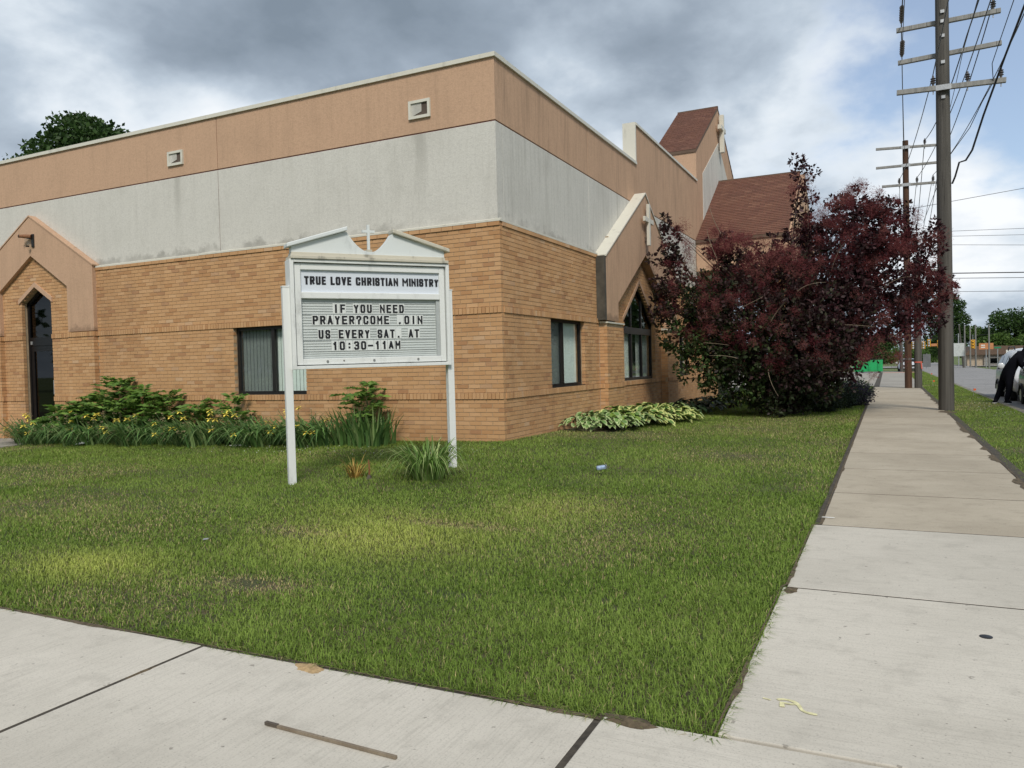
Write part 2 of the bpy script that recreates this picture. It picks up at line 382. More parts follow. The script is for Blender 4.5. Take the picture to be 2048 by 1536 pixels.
def woodmat(name, a, b):
    m, w = newmat(name)
    gr = w.noise(w.scale(w.obj, (16, 16, .35)), 1.0, 6, .65); bl = w.noise(w.scale(w.obj, (3, 3, .5)), 1.0, 5, .6)
    c = w.mix(w.maprange(gr, .3, .7), a, b); c = w.mix(w.math('MULTIPLY', w.maprange(bl, .5, .7), .5), c, tuple(x*.5 for x in a))
    cr_ = w.maprange(w.noise(w.scale(w.obj, (60, 60, .7)), 1.0, 3, .5), .64, .70); c = w.mix(cr_, c, tuple(x*.22 for x in a))
    w.set(w.bs.inputs['Base Color'], c); w.bs.inputs['Roughness'].default_value = .9
    bump(w, gr, .6, .01)
woodmat('pole_grey', (.062, .057, .050), (.112, .104, .092)); woodmat('pole_brown', (.062, .030, .017), (.105, .053, .030))
woodmat('arm_grey', (.24, .24, .23), (.33, .325, .31)); woodmat('bark', (.06, .047, .035), (.11, .09, .07)); woodmat('stick_wood', (.17, .13, .09), (.27, .22, .16))
simple('galv', (.45, .46, .47), .45, .6); simple('insulator_grey', (.10, .09, .09), .35); simple('wire_black', (.015, .015, .017), .6); simple('wire_grey', (.06, .06, .065), .5)
simple('car_white', (.62, .64, .66), .22, .0, .02, 3); simple('car_silver', (.36, .37, .38), .25, .5, .03, 3); simple('car_dark', (.10, .105, .105), .16, .7, .05, 3); simple('car_black', (.015, .015, .018), .2)
simple('rubber', (.018, .018, .018), .85); simple('rim', (.42, .42, .43), .35, .8); simple('trim_black', (.014, .014, .015), .5); simple('lamp_clear', (.7, .72, .74), .12, .3); simple('lamp_red', (.35, .02, .02), .2); simple('chrome', (.7, .7, .7), .12, 1.0)
glassmat('car_glass', (.05, .055, .06), 1.0)
simple('cloth_black', (.006, .0065, .010), 1.0, var=.2, spec=.1); simple('skin', (.16, .085, .055), .6); simple('shoe_white', (.6, .6, .6), .6); simple('hair_black', (.008, .007, .007), .8)
simple('paint_yellow', (.66, .62, .36), .9, var=.3, scale=40); simple('paint_white', (.75, .74, .70), .8, var=.2, scale=40)
simple('flag_orange', (.75, .12, .02), .7); simple('tape_red', (.65, .14, .10), .6); simple('signal_yellow', (.72, .36, .02), .5); simple('signal_black', (.02, .02, .02), .6); simple('sign_green', (.02, .22, .10), .5)
simple('dumpster_green', (.012, .36, .11), .5, var=.12, scale=2); simple('sign_orange', (.52, .22, .09), .6); simple('sign_back', (.16, .165, .17), .6, .3); simple('sign_pale', (.50, .53, .52), .5)
simple('tan_wall', (.42, .34, .25), .9); simple('brown_roof', (.13, .085, .06), .9); simple('grey_stone', (.22, .21, .19), .9, var=.35, scale=3); simple('brick_red_pad', (.45, .25, .20), .9)
simple('lamp_black', (.014, .013, .013), .45); simple('rust_brown', (.22, .095, .04), .7, var=.3, scale=30); simple('can_blue', (.35, .45, .62), .3, .2, .5, 25); simple('paper', (.75, .75, .72), .8, var=.08)

# ------------------------------------------------------------------ ground, pavements, road
def gz(x, y):
    x = np.asarray(x, float); y = np.asarray(y, float)
    a = np.clip((4.72-x)/4.72, 0, 1); b = np.clip((y+7.93)/7.93, 0, 1)
    return -.205 + .165*a*b - np.minimum(.016*np.maximum(0, -x), .2)*np.minimum(b*1.3, 1) - .008*np.clip(y, 0, 12)*a
o = MB().add([(-1500,-1500,-.30),(1500,-1500,-.30),(1500,2500,-.30),(-1500,2500,-.30)], [(0,1,2,3)]).build('ground', MAT['ground'])
tag(o, 'flat green ground reaching to the horizon beyond the street', 'ground', kind='structure')
def sheet(name, mat, x0, x1, y0, y1, nx, ny, zf):
    xs = np.linspace(x0, x1, nx+1); ys = np.linspace(y0, y1, ny+1); X, Y = np.meshgrid(xs, ys); Z = zf(X, Y)
    V = np.stack([X, Y, Z+0*X], -1).reshape(-1, 3); i = np.arange((nx+1)*ny).reshape(ny, nx+1)[:, :nx].ravel()
    F = np.stack([i, i+1, i+nx+2, i+nx+1], 1); me = np_mesh(name, V, F); return link(name, me, mat)
vn1, vn2, vn3 = VN(1), VN(2), VN(3)
tag(sheet('lawn', MAT['soil'], -30, 4.74, -7.93, 26, 150, 150, lambda x, y: gz(x, y)+.012*(vn1(x, y, 1.7)-.5)), 'mown front lawn between the church and the two sidewalks', 'lawn', kind='structure')
tag(sheet('verge', MAT['soil'], 6.46, 7.97, -10, 90, 8, 120, lambda x, y: -.20+.01*(vn1(x, y, 1.3)-.5)), 'narrow grass verge between sidewalk and road', 'verge', kind='structure')
tag(sheet('road', MAT['asphalt'], 7.97, 13.1, -60, 400, 1, 40, lambda x, y: -.205+0*x), 'cracked grey asphalt road running away beside the verge', 'road', kind='structure')
o = MB().box(7.90, 8.06, -10, 86, -.30, -.185).build('kerb', MAT['kerb_dirty'], bevel=.02); tag(o, 'low worn kerb along the near edge of the road', 'kerb', kind='structure')
o = sheet('cross_road', MAT['asphalt'], -60, 120, 86, 100, 20, 1, lambda x, y: -.215+0*x); tag(o, 'cross road at the far traffic lights', 'road', kind='structure')
o = sheet('cross_road', MAT['asphalt'], -60, 120, 58.5, 64.5, 20, 1, lambda x, y: -.225+0*x); tag(o, 'side street opening beyond the driveway', 'road', kind='structure')
o = sheet('driveway', MAT['concrete_drive'], -20, 4.85, 27.2, 57.5, 10, 10, lambda x, y: -.192+0*x); tag(o, 'pale concrete driveway beyond the smoke bush', 'driveway', kind='structure')

def slabs(name, rects, z=-.18, label=None):
    """rects: (x0,x1,y0,y1,matname,gap)"""
    x0 = min(r[0] for r in rects); x1 = max(r[1] for r in rects); y0 = min(r[2] for r in rects); y1 = max(r[3] for r in rects)
    root = MB().box(x0+.03, x1-.03, y0+.02, y1-.02, -.32, z-.0018).build(name, MAT['joint_dirt']); tag(root, label, 'sidewalk', kind='structure')
    for (a, b, c, d, mn, g) in rects:
        m = MB(); g *= .5; dz = 0.0
        m.box(a+g, b-g, c+g, d-g, z-.09, z+dz); m.build('slab', MAT[mn], root, bevel=.005)
    return root
rects = [(4.70, 6.47, -7.90, -5.97, 'concrete_new_x', .018), (4.72, 6.47, -5.97, -4.15, 'concrete_new_x', .016)]
y = -4.15; k = 0
while y < 24.2:
    d = (1.6, 1.78, 1.66, 1.6)[k % 4]; rects.append((4.77, 6.46, y, y+d, 'concrete_old', .024)); y += d; k += 1
while y < 57:
    rects.append((4.95, 6.6, y, y+2.2, 'concrete_drive', .01)); y += 2.2
sidewalk = slabs('sidewalk', rects, label='long concrete sidewalk running from the corner along the street')
rects = []
x = 4.29
while x > -16: rects.append((x-1.99, x, -9.75, -7.93, 'concrete_new_y', .013 if x < 4 else .026)); x -= 1.99
rects.append((4.29, 6.47, -9.75, -7.90, 'concrete_new_x', .024)); rects.append((6.47, 8.6, -9.75, -7.93, 'concrete_new_x', .02))
cross_walk = slabs('cross_sidewalk', rects, label='pale new concrete sidewalk across the bottom corner')
o = MB().box(-14, -10.2, -2.2, -.02, -.5, -.205).build('path', MAT['concrete_drive']); tag(o, 'grey concrete walk in front of the pointed side door', 'path', kind='structure')
o = MB().box(1.0, 4.8, 14.2, 19.0, -.4, -.165).build('path', MAT['concrete_drive']); tag(o, 'concrete walk leading under the entrance porch', 'path', kind='structure')
# worn dirt along the joints and slab edges
def dirt_patch(name, mat, cx, cy, rx_, ry_, z, label, cat, h=.012, n=40, seed=0):
    rr = random.Random(seed); m = MB(); vs = [(cx, cy, z+h)]; 
    for ring, f in ((0, .55), (1, 1.0)):
        for i in range(n):
            a = 2*math.pi*i/n; q = f*(1+(.22*math.sin(2*a+seed)+.12*math.sin(5*a+2*seed)+rr.uniform(-.06, .06))*(.5+.5*ring)); vs.append((cx+rx_*q*math.cos(a), cy+ry_*q*math.sin(a), z+(h*.6 if ring == 0 else -.004)))
    fs = [(0, 1+i, 1+(i+1) % n) for i in range(n)] + [(1+i, 1+n+i, 1+n+(i+1) % n, 1+(i+1) % n) for i in range(n)]
    o = m.add(vs, fs).build(name, mat, smooth=True); tag(o, label, cat, kind='stuff'); return o
dirt_patch('sand_spill', MAT['sand'], 2.97, -7.965, .09, .05, -.18, 'small spill of orange sand on the sidewalk edge', 'sand', seed=3)
dirt_patch('soil_spill', MAT['dirt'], 4.40, -7.92, .13, .045, -.18, 'dark soil washed onto the corner of the sidewalk joint', 'soil', seed=4)
dirt_patch('soil_spill', MAT['dirt'], 4.755, -6.03, .05, .07, -.18, 'dark soil patch at the lawn edge by the first sidewalk joint', 'soil', seed=5)
dirt_patch('soil_spill', MAT['dirt'], 2.31, -8.28, .014, .08, -.18, 'thin line of soil along the cross sidewalk joint', 'soil', seed=6, h=.006)
dirt_patch('soil_spill', MAT['dirt'], 6.45, 9.5, .16, .5, -.18, 'bare soil beside the foot of the near utility pole', 'soil', seed=8)
# edge strips of trodden soil between lawn and slabs
def edge_strip(pts, w, name, label, seed):
    rr = random.Random(seed); m = MB(); L = []; Rr = []
    for (x, y, nx, ny) in pts:
        a = max(.003, w*float(-1.1+3.0*vn2(x, y, 2.3)+.7*(rr.random()-.5))); L.append((x+nx*a, y+ny*a, -.1775)); Rr.append((x-nx*.004, y-ny*.004, -.1765))
    n = len(L); m.add(L+Rr, [(i, i+1, n+i+1, n+i) for i in range(n-1)]); o = m.build(name, MAT['dirt']); tag(o, label, 'soil', kind='stuff')
edge_strip([(4.70 if -7.9+.06*i < -5.97 else 4.72 if -7.9+.06*i < -4.15 else 4.77, -7.9+.06*i, 1, 0) for i in range(540)], .016, 'soil_edge', 'ragged soil edge along the lawn side of the long sidewalk', 1)
edge_strip([(-8+.06*i, -7.93, 0, -1) for i in range(206)], .016, 'soil_edge', 'ragged soil edge between lawn and cross sidewalk', 2)
edge_strip([(6.465, -6+.08*i, -1, 0) for i in range(410)], .06, 'soil_edge', 'ragged soil edge on the verge side of the sidewalk', 3)

# ------------------------------------------------------------------ the church
church = thing('church', (0, 0, -.2), 'flat-roofed church of orange brick and grey-and-orange stucco with pointed gables and brown roofs', 'church')
BR_H, BR_L, J = .0582, .1937, .0095
MODH, MODL = .0677, .2032
bricks = []          # (x0,x1,y0,y1,z0,z1,full,axis)
def course_zs():
    zs = []
    z = .61
    for k in range(14): zs.append((z-MODH*(k+1), 's'))
    zs.append((.61, 'r'))
    for k in range(18): zs.append((.7116+MODH*k, 's'))
    zs.append((1.93, 'r'))
    for k in range(18): zs.append((2.0316+MODH*k, 's'))
    zs.append((3.2502, 't'))
    return sorted(zs)
GABLE_ZS = [(3.2502+MODH*k, 's') for k in range(8)]
def brick_face(axis, plane, sgn, u0, u1, openings, lo=-1, hi=9, depth=.07, poly=None, start_par=None, corner0=None, corner1=None, nocorn=True, zlist=None):
    """axis 'x': wall runs along x at y=plane, outward -y (sgn=-1). axis 'y': runs along y at x=plane, outward +x."""
    for ci, (z, kind) in enumerate(zlist or course_zs()):
        if z < lo-.01 or z > hi: continue
        h = .0921 if kind == 'r' else BR_H; proud = .018 if kind in 'rt' else 0.0
        mod, bl = (MODH, BR_H) if kind == 'r' else (MODL, BR_L)
        ivs = [(u0, u1)]
        zc = z+h/2
        for op in openings:
            r = op(zc)
            if r is None: continue
            n_ = []
            for a, b in ivs:
                if r[0] > a: n_.append((a, min(b, r[0])))
                if r[1] < b: n_.append((max(a, r[1]), b))
            ivs = [(a, b) for a, b in n_ if b-a > .02]
        shift = (mod/2 if ci % 2 else 0.0) if kind != 'r' else 0.0
        k0 = int(math.floor((u0-.5)/mod)); k1 = int(math.ceil((u1+.5)/mod))
        for k in range(k0, k1+1):
            a = k*mod+shift+.003; b = a+bl
            for (ia, ib) in ivs:
                aa, bb = max(a, ia), min(b, ib)
                if bb-aa < .022: continue
                if u1-bb < .012: bb = u1
                full = (bb-aa) > bl-.001 and kind == 's'
                j = random.uniform(-.0012, .0012); p = plane+sgn*(proud+j)
                q = plane-sgn*depth
                lo_, hi_ = min(p, q), max(p, q)
                bricks.append((aa, bb, lo_, hi_, z, z+h, full, 'x') if axis == 'x' else (lo_, hi_, aa, bb, z, z+h, full, 'y'))
DCX = -11.11
rect = lambda a, b, z0, z1: (lambda z: (a, b) if z0 < z < z1 else None)
def chev(c, hw, z0, zs, za):
    def f(z):
        if z < z0 or z > za: return None
        w_ = hw if z < zs else hw*(za-z)/(za-zs)
        return (c-w_, c+w_)
    return f
WL = (-5.48, -3.82, .7116, 1.93)
brick_face('x', 0, -1, -15, 0.0, [rect(*WL), chev(DCX, .495, -1, 2.72, 3.04), rect(DCX-1.3, DCX+1.3, 3.24, 3.4), rect(-9.97, -9.17, -1, 2.02), rect(-13.05, -12.25, -1, 2.02)], lo=-.35)
for a, b in ((-9.97, -9.17), (-13.05, -12.25)):      # door piers
    brick_face('x', -.10, -1, a, b, [], lo=-.35, hi=2.0); brick_face('y', b, 1, -.10, 0, [], lo=-.35, hi=2.0, depth=.05)
WR = (1.90, 3.57, .7116, 1.93); GY = 7.33; PX = .17
brick_face('y', 0, 1, 0.0705, 16.6, [rect(*WR), chev(GY, 1.27, .7116, 2.06, 2.97), rect(GY-2.2, GY+2.2, 3.24, 3.4), rect(11.19, 12.55, .7116, 1.93), rect(4.42, 5.49, -1, 2.02), rect(9.20, 10.28, -1, 2.02)], lo=-.35)
for a, b in ((4.42, 5.49), (9.20, 10.28)):
    brick_face('y', PX, 1, a, b, [], lo=-.35, hi=1.85); brick_face('x', a, -1, 0, PX-.0705, [], lo=-.35, hi=1.85, depth=.05)
brick_face('x', 0, -1, DCX-1.3, DCX+1.3, [], zlist=GABLE_ZS, depth=.04); brick_face('y', 0, 1, GY-2.2, GY+2.2, [], zlist=GABLE_ZS, depth=.04)
# mortar body of the brick walls
def wall_cells(m, axis, p0, p1, u0, u1, z0, z1, ops):
    us = sorted({u0, u1, *[v for o_ in ops for v in o_[:2]]}); zs = sorted({z0, z1, *[v for o_ in ops for v in o_[2:]]})
    for i in range(len(us)-1):
        for j_ in range(len(zs)-1):
            uc, zc = (us[i]+us[i+1])/2, (zs[j_]+zs[j_+1])/2
            if any(o_[0] < uc < o_[1] and o_[2] < zc < o_[3] for o_ in ops): continue
            if axis == 'x': m.box(us[i], us[i+1], p0, p1, zs[j_], zs[j_+1])
            else: m.box(p0, p1, us[i], us[i+1], zs[j_], zs[j_+1])
m = MB(); RC = .0065
wall_cells(m, 'x', RC, .3, -18, -RC, -.5, 3.318, [(WL[0]-RC, WL[1]+RC, WL[2]-RC, WL[3]+RC), (DCX-.504, DCX+.504, -.5, 3.05)])
for s_ in (-1, 1): m.prism([(DCX+s_*.504, 2.73), (DCX+s_*.504, 3.05), (DCX, 3.05)], RC, .3, 1)
wall_cells(m, 'y', -.3, -RC, .3, 16.59, -.5, 3.318, [(WR[0]-RC, WR[1]+RC, WR[2]-RC, WR[3]+RC), (GY-1.28, GY+1.28, .7026, 2.98), (11.19-RC, 12.55+RC, .7026, 1.939)])
for s_ in (-1, 1): m.prism([(GY+s_*1.28, 2.07), (GY+s_*1.28, 2.98), (GY, 2.98)], -.3, -RC, 0)
for a, b in ((-9.97, -9.17), (-13.05, -12.25)): m.box(a+.005, b-RC, -.10+RC, .02, -.5, 2.02)
for a, b in ((4.42, 5.49), (9.20, 10.28)): m.box(-.02, PX-RC, a+RC, b-.005, -.5, 1.95)
m.box(DCX-1.3, DCX+1.3, RC, .0655, 3.3185, 3.79); m.box(-.0655, -RC, GY-2.2, GY+2.2, 3.3185, 3.79)
brick_wall = m.build('brick_wall', MAT['mortar'], church)
# bricks: the 300 that show largest as objects, the rest joined
cam_u = (CAM.x, CAM.y, CAM.z)
def showsize(b):
    c = ((b[0]+b[1])/2-cam_u[0], (b[2]+b[3])/2-cam_u[1], (b[4]+b[5])/2-cam_u[2]); d2 = c[0]**2+c[1]**2+c[2]**2
    f = abs(c[1]) if b[7] == 'x' else abs(c[0]); return f/d2**1.5
full = sorted([b for b in bricks if b[6] and b[4] > -.02], key=showsize, reverse=True)[:300]
fs = set(map(id, full))
bm_ = {'x': MB().box(-BR_L/2, BR_L/2, -.035, .035, -BR_H/2, BR_H/2).mesh('brick'), 'y': MB().box(-.035, .035, -BR_L/2, BR_L/2, -BR_H/2, BR_H/2).mesh('brick')}
for me in bm_.values(): me.materials.append(MAT['brick'])
for b in full:
    o = bpy.data.objects.new('brick', bm_[b[7]]); col.objects.link(o); o.parent = brick_wall
    o.location = ((b[0]+b[1])/2, (b[2]+b[3])/2, (b[4]+b[5])/2)
m = MB()
for b in bricks:
    if id(b) not in fs: m.box(*b[:6])
m.build('brickwork', MAT['brick'], brick_wall, kind='stuff')

# stucco bands, reveals, copings
def stucco_panel(mat, *bx): return MB().box(*bx).build('stucco_panel', MAT[mat], church, bevel=.004)
ZG, ZC = 4.859, 5.813; E0 = .066
for (a, b) in ((-18, -5.807), (-5.795, -E0)):
    stucco_panel('stucco_grey', a, b, E0, .3, 3.318, ZG-.010); stucco_panel('stucco_orange', a, b, E0, .3, ZG+.010, ZC)
for (a, b) in ((.3005, 4.15), (4.162, 7.33), (7.342, 10.2), (10.212, 14.14)):
    stucco_panel('stucco_grey', -.3, -E0, a, b, 3.318, ZG-.010)
for (a, b, zt) in ((.3005, 4.15, ZC), (4.162, 7.50, ZC), (7.50, 10.2, 6.75), (10.212, 14.14, 6.75)):
    stucco_panel('stucco_orange', -.3, -E0, a, b, ZG+.010, zt)
m = MB(); m.box(-18, -E0-.012, E0+.012, .29, 3.33, ZC-.01); m.box(-.29, -E0-.012, .29, 14.1, 3.33, ZC-.01); m.build('reveal', MAT['maroon'], church)
def coping(axis, a, b, z0, z1, th=.36, lip=.035):
    n = max(1, round((b-a)/3.0)); st = (b-a)/n
    for i in range(n):
        p, q = a+st*i+.002, a+st*(i+1)-.002; m = MB()
        if axis == 'x': m.prism([(E0-lip, z0), (E0-lip, z1), (E0+th-lip, z1+.012), (E0+th-lip, z0)], p, q, 0)
        else: m.prism([(-E0+lip, z0), (-E0+lip, z1), (-E0-th+lip, z1+.012), (-E0-th+lip, z0)], p, q, 1)
        m.build('coping', MAT['coping_white'], church)
coping('x', -18, -E0+.035, ZC, ZC+.066); coping('y', E0+.33, 7.50, ZC, ZC+.066); coping('y', 7.50, 14.12, 6.75, 6.81, .30)
MB().box(-.36, -E0+.02, 7.44, 7.50, ZC+.079, 6.812).build('coping', MAT['coping_white'], church)
MB().box(-18, -.4, .4, 22, 5.2, 5.6).build('flat_roof', MAT['grey_stone'], church)
# white flashing on the brick ledge
for (a, b, dz) in ((-9.17, -6.27, -.006), (-6.27, -3.1, 0), (-3.1, .014, 0)):
    MB().prism([(-.016, 3.314+dz), (-.016, 3.345+dz), (E0+.002, 3.372+dz), (E0+.002, 3.314+dz)], a+.002, b-.002, 0).build('flashing', MAT['coping_white'], church)
for (a, b) in ((-.016, 2.3), (2.3, 4.42), (10.25, 13.75)):
    MB().prism([(.0165, 3.3135), (.0165, 3.3445), (-E0-.002, 3.3715), (-E0-.002, 3.3135)], a+.002, b-.002, 1).build('flashing', MAT['coping_white'], church)
# pointed stucco surrounds
def surround(axis, front, back, c, hw, z0, ze, za, ihw, izs, iza, mat='stucco_orange'):
    poly = [(c-hw, z0), (c-ihw, z0), (c-ihw, izs), (c, iza), (c+ihw, izs), (c+ihw, z0), (c+hw, z0), (c+hw, ze), (c, za), (c-hw, ze)]
    m = MB(); m.prism(poly, front, back, 1 if axis == 'x' else 0)
    return m.build('gable_surround', MAT[mat], church, bevel=.006)
surround('x', -.085, .066, DCX, 1.94, 2.035, 3.37, 4.53, 1.14, 2.985, 3.70)
surround('y', PX+.01, -.066, GY, 2.92, 1.985, 3.30, 5.06, 2.16, 2.375, 3.63)
# chevron trim over the door and copings on the gables
def chev_band(axis, f, b, c, hw, zs, za, t, mat, name, hb=0.0):
    for s_ in (-1, 1):
        poly = [(c, za), (c+s_*hw, zs), (c+s_*hw, zs+t), (c, za+t)]
        MB().prism(poly, f, b, 1 if axis == 'x' else 0).build(name, MAT[mat], church)
chev_band('x', -.03, .05, DCX, .56, 2.70, 3.045, .10, 'stucco_orange', 'arch_trim')
chev_band('x', -.10, .064, DCX, 1.97, 3.352, 4.53, .028, 'stucco_orange', 'gable_coping')
chev_band('y', PX+.035, -.064, GY, 2.96, 3.276, 5.06, .032, 'coping_white', 'gable_coping')
chev_band('y', .012, -.05, GY, 1.33, 2.03, 2.975, .10, 'stucco_orange', 'arch_trim')
MB().prism([(PX+.03, 1.925), (PX+.03, 1.955), (-.02, 1.985), (-.02, 1.925)], 4.395, 5.52, 1).build('pier_cap', MAT['coping_white'], church)
MB().prism([(PX+.03, 1.925), (PX+.03, 1.955), (-.02, 1.985), (-.02, 1.925)], 9.175, 10.31, 1).build('pier_cap', MAT['coping_white'], church)
MB().box(.0, PX+.008, 4.30, 4.418, 1.99, 3.28).build('gable_return', MAT['pier_side'], church)  # dark strip standing for the gable's grey-brown stucco return
for yy in (4.412, 9.192): MB().box(-.02, .004, yy-.008, yy+.004, -.2, 1.925).build('sealant_joint', MAT['tan_wall'], church)
# windows
def window(axis, a, b, z0, z1, sgn, mull, screen_left=True):
    """sliding window set 90 mm into the wall"""
    root = bpy.data.objects.new('window', None); col.objects.link(root); root.parent = church; root.location = -church.location
    d0, d1 = .085, .14
    def bx(m, u0, u1, p, q, zz0, zz1):
        if axis == 'x': m.box(u0, u1, p, q, zz0, zz1)
        else: m.box(-q, -p, u0, u1, zz0, zz1)
    fr = MB(); t = .055
    bx(fr, a, a+t, d0, d1, z0, z1); bx(fr, b-t, b, d0, d1, z0, z1); bx(fr, a+t, b-t, d0, d1, z0, z0+t); bx(fr, a+t, b-t, d0, d1, z1-t, z1); bx(fr, mull-.035, mull+.035, d0-.01, d1, z0+t, z1-t)
    fr.build('frame', MAT['bronze_frame'], root, rel=True)
    sl = MB(); bx(sl, a-.0, b+.0, .01, d0, z0-.004, z0+.008); sl.build('sill', MAT['bronze_frame'], root, rel=True)
    for (p, q) in ((a+t, mull-.035), (mull+.035, b-t)):
        g = MB(); bx(g, p, q, .112, .116, z0+t, z1-t); g.build('pane', MAT['glass'], root, rel=True)
    if screen_left:
        g = MB(); bx(g, a+t+.008, mull-.04, .119, .121, z0+t, z1-t); sm = g.build('insect_screen', MAT['screen_mesh'], root, rel=True)
    bl = MB(); u = a+t+.03; k = 0
    while u < b-t-.02:
        ra = .05 if axis == 'x' else .5; c, s_ = math.cos(ra), math.sin(ra); w_ = .035 if axis == 'x' else .047
        for dd in (0,):
            p1, p2 = u-w_*c, u+w_*c
            if axis == 'x': bl.add([(p1, .19-w_*s_, z0+.05), (p2, .19+w_*s_, z0+.05), (p2, .19+w_*s_, z1-.05), (p1, .19-w_*s_, z1-.05)], [(0, 1, 2, 3)])
            else: bl.add([(-.19-w_*s_, p1, z0+.05), (-.19+w_*s_, p2, z0+.05), (-.19+w_*s_, p2, z1-.05), (-.19-w_*s_, p1, z1-.05)], [(0, 1, 2, 3)])
        u += .082; k += 1
    bl.build('blind_slats', MAT['blind'], root, rel=True, kind='stuff')
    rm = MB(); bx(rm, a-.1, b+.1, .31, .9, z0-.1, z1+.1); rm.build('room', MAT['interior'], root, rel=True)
    return root
def screenmat():
    m, w = newmat('screen_mesh'); w.t.nodes.remove(w.bs)
    tr = w.n('ShaderNodeBsdfTransparent'); df = w.n('ShaderNodeBsdfDiffuse'); df.inputs[0].default_value = (.07, .075, .08, 1)
    mx = w.n('ShaderNodeMixShader'); mx.inputs[0].default_value = .30; w.set(mx.inputs[1], tr.outputs[0]); w.set(mx.inputs[2], df.outputs[0]); w.set(w.out.inputs[0], mx.outputs[0])
screenmat()
window('x', *WL, 1, -4.62); window('y', *WR, 1, 2.62); window('y', 11.19, 12.55, .7116, 1.93, 1, 11.85)
# pointed window in the street gable
root = bpy.data.objects.new('pointed_window', None); col.objects.link(root); root.parent = church; root.location = -church.location
fr = MB(); a, b = GY-1.27, GY+1.27; t = .06; X0, X1 = -.14, -.085
fr.box(X0, X1, a, a+t, .7116, 2.06); fr.box(X0, X1, b-t, b, .7116, 2.06); fr.box(X0, X1, a+t, b-t, .7116, .7116+t); fr.box(X0, X1+.01, a+t, b-t, 1.78, 1.93)
for u in (GY-.42, GY+.42): fr.box(X0, X1, u-.035, u+.035, .7116+t, 1.78); fr.box(X0, X1, u-.03, u+.03, 1.93, 2.97-.91*abs(u-GY)/1.27-.05)
for s_ in (-1, 1): fr.prism([(GY, 2.97), (GY+s_*1.27, 2.06), (GY+s_*1.27, 1.985), (GY, 2.895)], X0, X1, 0)
fr.build('frame', MAT['black_frame'], root, rel=True)
for (u0, u1) in ((a+t, GY-.455), (GY-.385, GY+.385), (GY+.455, b-t)): MB().box(-.116, -.112, u0, u1, .7716, 1.78).build('pane', MAT['glass'], root, rel=True)
MB().prism([(a+t, 1.93), (b-t, 1.93), (b-t, 2.04), (GY, 2.93), (a+t, 2.04)], -.116, -.112, 0).build('pane', MAT['glass_dark'], root, rel=True)
bl = MB(); u = a+.1
while u < b-.08:
    if not (GY-.4 < u < GY+.3): bl.add([(-.205, u-.042, .76), (-.175, u+.042, .76), (-.175, u+.042, 1.78), (-.205, u-.042, 1.78)], [(0, 1, 2, 3)])
    u += .082
bl.build('blind_slats', MAT['blind'], root, rel=True, kind='stuff')
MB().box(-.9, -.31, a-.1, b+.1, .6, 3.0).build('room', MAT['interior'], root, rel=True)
# side door
root = bpy.data.objects.new('door', None); col.objects.link(root); root.parent = church; root.location = -church.location
a, b = DCX-.495, DCX+.495; fr = MB(); Y0, Y1 = .12, .18
fr.box(a, a+.06, Y0, Y1, -.21, 2.72); fr.box(b-.06, b, Y0, Y1, -.21, 2.72); fr.box(a+.06, b-.06, Y0, Y1, 1.80, 1.98)
for s_ in (-1, 1): fr.prism([(DCX, 3.04), (DCX+s_*.495, 2.72), (DCX+s_*.495, 2.64), (DCX, 2.955)], Y0, Y1, 1)
fr.build('frame', MAT['black_frame'], root, rel=True)
lf = MB(); lf.box(a+.065, a+.165, Y0+.01, Y1-.01, -.2, 1.795); lf.box(b-.165, b-.065, Y0+.01, Y1-.01, -.2, 1.795); lf.box(a+.165, b-.165, Y0+.01, Y1-.01, -.2, .05); lf.box(a+.165, b-.165, Y0+.01, Y1-.01, 1.68, 1.795)
lf.build('door_leaf', MAT['black_frame'], root, rel=True)
MB().box(a+.165, b-.165, .148, .152, .05, 1.68).build('pane', MAT['glass_dark'], root, rel=True)
MB().prism([(a+.06, 1.98), (b-.06, 1.98), (b-.06, 2.68), (DCX, 2.97), (a+.06, 2.68)], .148, .152, 1).build('pane', MAT['glass_dark'], root, rel=True)
MB().tube([(b-.11, .12, .75), (b-.11, .075, .75), (b-.11, .075, 1.05), (b-.11, .12, 1.05)], .012, 6).build('handle', MAT['galv'], root, rel=True)
MB().box(a+.1, a+.15, .1, .12, 1.83, 1.90).build('latch_box', MAT['galv'], root, rel=True)
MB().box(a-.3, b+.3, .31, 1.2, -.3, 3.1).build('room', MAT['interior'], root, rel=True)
# scuppers
for (x0, x1, z0, z1) in ((-1.60, -1.20, 5.09, 5.38), (-7.06, -6.66, 5.075, 5.345)):
    root = bpy.data.objects.new('scupper', None); col.objects.link(root); root.parent = church; root.location = -church.location
    m = MB(); t = .045; m.box(x0, x1, .03, E0+.004, z0, z0+t); m.box(x0, x1, .03, E0+.004, z1-t, z1); m.box(x0, x0+t, .03, E0+.004, z0+t, z1-t); m.box(x1-t, x1, .03, E0+.004, z0+t, z1-t); m.build('frame', MAT['coping_white'], root, rel=True)
    MB().box(x0+t, x1-t, .058, .0645, z0+t, z1-t).build('throat', MAT['joint_dark'], root, rel=True)
    m = MB(); m.prism([(x0+t, z0+t), (x0+t+.19, z0+t+.06), (x0+t+.19, z1-t), (x0+t, z1-t)], .050, .0575, 1); m.build('throat_side', MAT['stucco_grey'], root, rel=True)
